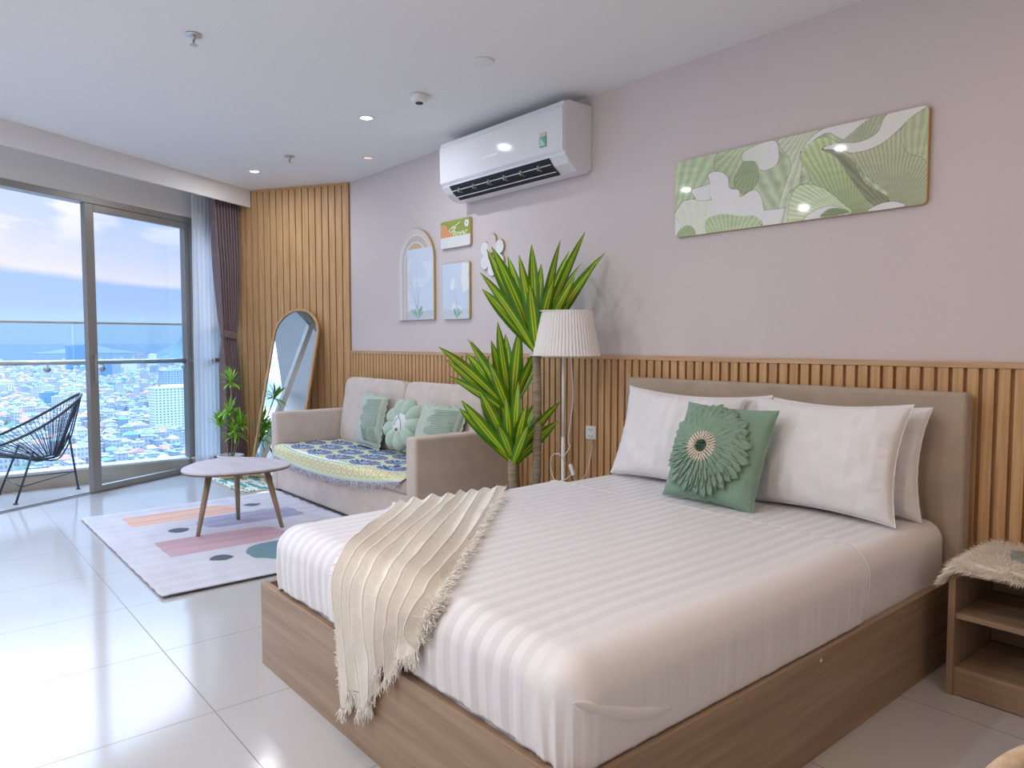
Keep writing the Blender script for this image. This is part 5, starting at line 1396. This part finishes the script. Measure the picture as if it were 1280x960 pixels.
def tuft(p, d, ln, r=0.0014, n=3):
    d = Vector(d).normalized(); c = [p]
    for i in range(n):
        d = (d + Vector((rnd.uniform(-.5, .5), rnd.uniform(-.3, .3), rnd.uniform(-.45, .2)))).normalized(); q = c[-1] + d * (ln / n)
        c.append(q)
    b.tube(c, [r, r, r, r * .5][:len(c)], 4)
def clampz(p):
    return p
for i in range(600):                                  # end hem
    u = (i + rnd.random()) / 600; p = throw_final(u, 1.0); tuft(p + Vector((0, -0.003, 0)), (rnd.uniform(-.3, .3), -0.15, -1), rnd.uniform(.02, .05))
for i in range(1100):                                  # right edge, thick frayed band
    v = 0.10 + 0.88 * (i + rnd.random()) / 1100; p = throw_final(1.0, v); tuft(p + Vector((-.012 * rnd.random(), 0, 0.004)), (rnd.uniform(.1, 1), rnd.uniform(-.3, .8), 0.35), rnd.uniform(.020, .048), 0.0014)
for i in range(300):                                  # left edge
    v = 0.03 + 0.95 * (i + rnd.random()) / 300; p = throw_final(0.0, v); tuft(p + Vector((0, 0, 0.003)), (-1, rnd.uniform(-.8, .3), 0.1), rnd.uniform(.010, .026))
for i in range(90):
    u = rnd.random(); p = throw_final(u, 0.0); tuft(p, (-1, .3, .2), rnd.uniform(.015, .03))
obj('fringe', b, CRF, t)['kind'] = 'stuff'
# raised pale cords along the fold crests
b = MB()
for k in range(NR):
    for off_ in (0.0,):
        pts = []
        for i in range(70):
            s = i / 69; v = s
            u0 = (k + 0.5) / NR; u = u0
            for _ in range(6): u = u0 - (fold_u(u, v * 2) - u)
            u = min(.995, max(.005, u))
            pts.append(throw_final(u, v) + Vector((0, -0.001, 0.0015)))
        b.tube(pts, 0.0022, 5)
obj('fold_cords', b, CRF, t, smooth=True)

# ================================================================== nightstand
NX0, NX1, NY0, NY1, NH = -0.965, -0.50, 2.86, 3.27, 0.468
t = thing('nightstand', 'open grey oak nightstand with one shelf beside the bed head', 'nightstand', ((NX0 + NX1) / 2, (NY0 + NY1) / 2, 0))
def Nn(x, y, z): return (x - (NX0 + NX1) / 2, y - (NY0 + NY1) / 2, z)
th = 0.022; R_ = 0.05
def corner_shell(x0, x1, z1, r, n=10):
    o_ = [(x0, 0.0), (x0, z1 - r)] + [(x0 + r - r * math.cos(PI / 2 * i / n), z1 - r + r * math.sin(PI / 2 * i / n)) for i in range(1, n + 1)] + [(x1 - r + r * math.sin(PI / 2 * i / n), z1 - r + r * math.cos(PI / 2 * i / n)) for i in range(0, n + 1)] + [(x1, 0.0)]
    return o_
oa = corner_shell(NX0, NX1, NH, R_); ia = corner_shell(NX0 + th, NX1 - th, NH - th, R_ - th)
b = MB(); n_ = len(oa); vs = []
for y in (NY0, NY1):
    vs += [Nn(x, y, z) for x, z in oa] + [Nn(x, y, z) for x, z in ia]
fs = []
for i in range(n_ - 1):
    j = i + 1
    fs += [(i, j, n_ + j, n_ + i), (2 * n_ + i, 3 * n_ + i, 3 * n_ + j, 2 * n_ + j), (i, 2 * n_ + i, 2 * n_ + j, j), (n_ + i, n_ + j, 3 * n_ + j, 3 * n_ + i)]
fs += [(0, n_, 3 * n_, 2 * n_), (n_ - 1, 3 * n_ - 1, 4 * n_ - 1, 2 * n_ - 1)]
b.add(vs, fs); obj('carcass', b, M['lamz'], t)
obj('shelf', MB().bb(Nn(NX0 + th, NY0 + .012, 0.280), Nn(NX1 - th, NY1, 0.300)), M['lam'], t, bevel=0.001)
obj('bottom_shelf', MB().bb(Nn(NX0 + th, NY0 + .012, 0.082), Nn(NX1 - th, NY1, 0.100)), M['lam'], t, bevel=0.001)
obj('plinth', MB().bb(Nn(NX0 + th, NY0 + .010, 0.004), Nn(NX1 - th, NY0 + .030, 0.082)), M['lam'], t, bevel=0.001)
obj('back_panel', MB().bb(Nn(NX0 + th, NY1 - .012, 0.1), Nn(NX1 - th, NY1, NH - th)), M['lam'], t)
# fur throw
FURM = mat('cream_faux_fur', (0.86, 0.80, 0.70), 0.9, var=0.05, vscale=25, sheen=0.5, spec=0.15)
t = thing('fur_throw', 'cream long-haired faux fur throw covering the top of the nightstand', 'fur throw', (0, 0, 0))
FX0, FX1, FY0, FY1 = NX0 - 0.015, NX1 + 0.02, NY0 - 0.012, NY1 - 0.01
def furbase(u, v):
    x = FX0 + (FX1 - FX0) * u; y = FY0 + (FY1 - FY0) * v
    e = max(0, (NX0 + R_ - x)) / (R_ + .015)
    z = NH + 0.006 - 0.062 * min(1, e) ** 2.4 + 0.005 * nz(x * 20, y * 20)
    if y < NY0 + 0.01: z -= 0.014
    return (x, y, z)
obj('backing', MB().grid(furbase, 60, 50), FURM, t, smooth=True, solid=-0.006)
b = MB()
def hair(p, d, ln, r=0.0016):
    d = d.normalized(); s1 = p + d * ln * .5; d2 = (d + Vector((rnd.uniform(-.3, .3), rnd.uniform(-.3, .3), -0.55))).normalized(); s2 = s1 + d2 * ln * .5
    a = d.orthogonal().normalized() * r; c = d.cross(a)
    vs = [p + a, p - a * .5 + c * .87, p - a * .5 - c * .87, s1 + a * .8, s1 - a * .4 + c * .7, s1 - a * .4 - c * .7, s2]
    b.add(vs, [(0, 1, 4, 3), (1, 2, 5, 4), (2, 0, 3, 5), (3, 4, 6), (4, 5, 6), (5, 3, 6)])
for i in range(9500):
    u, v = rnd.random(), rnd.random()
    if i % 4 == 0: v = rnd.random() * .08
    if i % 7 == 0: u = rnd.random() * .14
    p = Vector(furbase(u, v)); cl = Vector((nz(p.x * 16, p.y * 16), nz(p.x * 16 + 9, p.y * 16), 0)) * 1.3
    d = Vector((-0.55 if u < .25 else -.15, -0.75 if v < .15 else -0.1, 0.50 if v > .15 and u > .12 else 0.12)) + cl + Vector((rnd.uniform(-.35, .35), rnd.uniform(-.35, .35), rnd.uniform(-.1, .3)))
    hair(p, d, rnd.uniform(.028, .062) * (1 if v > .1 else .85))
o = obj('fur_hairs', b, FURM, t); o['kind'] = 'stuff'
# book and phone-like booklet on the fur
t = thing('book', 'grey green book lying at an angle on the fur throw', 'book', (-0.70, 3.0, NH + 0.028), (0, math.radians(2), math.radians(38)))
obj('cover', MB().bb((-0.075, -0.11, 0), (0.075, 0.11, 0.003)).bb((-0.075, -0.11, 0.021), (0.075, 0.11, 0.024)).bb((-0.077, -0.11, 0), (-0.073, 0.11, 0.024)), mat('grey_green_cover', (0.30, 0.33, 0.29), 0.4), t, bevel=0.001)
obj('pages', MB().bb((-0.072, -0.107, 0.003), (0.072, 0.107, 0.021)), mat('paper', (0.66, 0.64, 0.60), 0.9), t)
t = thing('booklet', 'thin dark red booklet lying on top of the grey green book', 'booklet', (-0.685, 3.02, NH + 0.0525), (0, math.radians(2), math.radians(20)))
obj('cover', MB().bb((-0.06, -0.085, 0), (0.06, 0.085, 0.002)).bb((-0.06, -0.085, 0.007), (0.06, 0.085, 0.009)), mat('dark_red_cover', (0.22, 0.05, 0.07), 0.4), t)
obj('pages', MB().bb((-0.058, -0.083, 0.002), (0.058, 0.083, 0.007)), mat('paper_white', (0.7, 0.68, 0.66), 0.9), t)

# ================================================================== bentwood armchair at the lower right corner, its arm just in view
BW_ = wood('pale_beech', (0.55, 0.40, 0.27), (0.68, 0.52, 0.38), 'Z', 4, 0.35)
t = thing('bentwood_chair', 'pale bentwood chair whose curved back top shows in the lower right corner', 'chair', (CHX, CHY, 0), (0, 0, math.radians(CHR)))
obj('seat', MB().lathe([(0.001, 0.43), (0.20, 0.43), (0.21, 0.44), (0.205, 0.452), (0.001, 0.450)], 40, cap=False), BW_, t, smooth=True)
for (x, y) in ((-.15, -.15), (.15, -.15), (-.15, .15), (.15, .15)):
    obj('leg', MB().tube([(x, y, 0.435), (x * 1.15, y * 1.15, 0.22), (x * 1.25, y * 1.25, 0.001)], [0.017, 0.016, 0.012], 12), BW_, t, smooth=True)
pts = []
for i in range(41):
    a = PI * i / 40; pts.append((-0.19 * math.copysign(abs(math.cos(a)) ** 0.6, math.cos(a)), 0.185 + 0.03 * math.sin(a), 0.46 + 0.324 * math.sin(a) ** 0.6))
obj('back_hoop', MB().tube(pts, 0.0135, 12), BW_, t, smooth=True)
pts = [(-0.10 * math.copysign(abs(math.cos(PI * i / 24)) ** 0.7, math.cos(PI * i / 24)), 0.185 + 0.02 * math.sin(PI * i / 24), 0.45 + 0.22 * math.sin(PI * i / 24) ** .6) for i in range(25)]
obj('inner_hoop', MB().tube(pts, 0.009, 10), BW_, t, smooth=True)

# ================================================================== lounge chair on the balcony
t = thing('string_lounge_chair', 'round black string lounge chair on thin metal legs standing on the balcony', 'lounge chair', (-7.11, 0.75, -0.002))
BK = mat('dark_cord', (0.035, 0.045, 0.06), 0.5)
def rim(a):                                             # a: 0 at the back top (+y), going round
    w = 0.325 * math.sin(a); y = 0.395 * math.cos(a); z = 0.60 + 0.205 * math.cos(a) + 0.03 * math.cos(2 * a)
    w *= 1 + 0.10 * -math.cos(a)
    return Vector((w, y + 0.02, z))
obj('rim', MB().tube([rim(2 * PI * k / 80) for k in range(80)], 0.011, 10, closed=True), BK, t, smooth=True)
RC = Vector((0.0, 0.155, 0.315))
def low(a, r=0.085): return RC + Vector((r * math.sin(a), r * 1.0 * math.cos(a), 0.02 * math.cos(a)))
obj('inner_ring', MB().tube([low(2 * PI * k / 40) for k in range(40)], 0.007, 8, closed=True), BK, t, smooth=True)
b = MB()
for k in range(76):
    a = 2 * PI * (k + .5) / 76
    p, q = rim(a), low(a); mid = p.lerp(q, .5); b.tube([p, mid, q], 0.0028, 5)
obj('cords', b, BK, t, smooth=True)
b = MB()
for k in (-1, 1):
    b.tube(smooth_pts([rim(0.0) + Vector((k * .03, 0, 0)), (k * .05, 0.33, 0.50), (k * .06, 0.27, 0.36), (k * 0.06, 0.20, 0.297), (k * .07, 0.0, 0.33), (k * .10, -0.2, 0.37), rim(PI) + Vector((k * .08, 0.0, 0))]), 0.006, 8)
obj('under_frame', b, BK, t, smooth=True)
pl = [(Vector((-0.115, 0.39, 0)), Vector((-0.10, 0.315, 0.49))), (Vector((0.20, -0.15, 0)), Vector((0.14, -0.05, 0.40))), (Vector((-0.24, -0.20, 0)), Vector((-0.14, -0.05, 0.42))), (Vector((0.115, 0.39, 0)), Vector((0.10, 0.315, 0.49)))]
pl = [(Vector((-0.116, 0.391, 0)), Vector((-0.06, 0.325, 0.50))), (Vector((0.26, -0.10, 0)), Vector((0.17, 0.04, 0.40))), (Vector((-0.27, -0.16, 0)), Vector((-0.17, -0.02, 0.42)))]
for a, b_ in pl:
    obj('leg', MB().tube([b_, a + Vector((0, 0, .002))], 0.0085, 8), BK, t, smooth=True)
    obj('foot_pad', MB().lathe([(0.001, 0), (0.018, 0), (0.018, 0.006), (0.008, 0.012)], 14, Matrix.Translation(a)), BK, t, smooth=True)
b = MB()
mids = [a.lerp(b_, 0.32) for a, b_ in pl]
for i, j in ((0, 1), (0, 2), (1, 2)): b.tube([mids[i], mids[j]], 0.005, 8)
for a, b_ in pl: b.tube([b_, (b_.x * .5, (b_.y + .155) / 2, 0.32)], 0.005, 8)
obj('cross_brace', b, BK, t, smooth=True)

# ================================================================== tidy: put each Empty at the foot of its thing
bpy.context.view_layer.update()
for e in [o for o in bpy.data.objects if o.type == 'EMPTY' and o.parent is None and o.location.length < 1e-6]:
    ch = [c for c in bpy.data.objects if c.parent == e]
    pts = [c.matrix_world @ v.co for c in ch if c.type == 'MESH' for v in c.data.vertices]
    if not pts: continue
    x = [p.x for p in pts]; y = [p.y for p in pts]; z = min(p.z for p in pts)
    c0 = Vector(((min(x) + max(x)) / 2, (min(y) + max(y)) / 2, z)); e.location = c0
    for c in ch: c.location = c.location - c0

# ================================================================== daylight helper (portal only guides sampling), camera, colour
pl_ = bpy.data.lights.new('window_portal', 'AREA'); pl_.shape = 'RECTANGLE'; pl_.size = 4.6; pl_.size_y = 2.45; pl_.cycles.is_portal = True
po = bpy.data.objects.new('window_portal', pl_); COL.objects.link(po)
c_ = WP(-1.1, -0.12, 1.24); po.matrix_world = frame_M(c_, WD * -1, Vector((0, 0, 1)), WN * -1 if False else (WD * -1).cross(Vector((0, 0, 1))))
if (po.matrix_world.to_3x3() @ Vector((0, 0, -1))).dot(WN) < 0:
    po.matrix_world = frame_M(c_, WD, Vector((0, 0, 1)), WD.cross(Vector((0, 0, 1))))

cam = bpy.data.cameras.new('Camera'); cam.sensor_width = 36; cam.lens = 36 * 911 / 1280; cam.clip_start = 0.05; cam.clip_end = 100000
co_ = bpy.data.objects.new('Camera', cam); COL.objects.link(co_); co_.location = (0, 0, 1.27)
co_.rotation_euler = (math.radians(90 - 3.267), 0, math.radians(50.024)); SC.camera = co_
SC.view_settings.view_transform = 'Standard'; SC.view_settings.look = 'None'; SC.view_settings.gamma = 1.0; SC.view_settings.use_curve_mapping = False
SC.view_settings.exposure = EXPO
SC.cycles.use_denoising = True
SC.cycles.max_bounces = 10; SC.cycles.diffuse_bounces = 6; SC.cycles.glossy_bounces = 4; SC.cycles.transparent_max_bounces = 12; SC.cycles.sample_clamp_indirect = 8
SC.cycles.caustics_reflective = False; SC.cycles.caustics_refractive = False
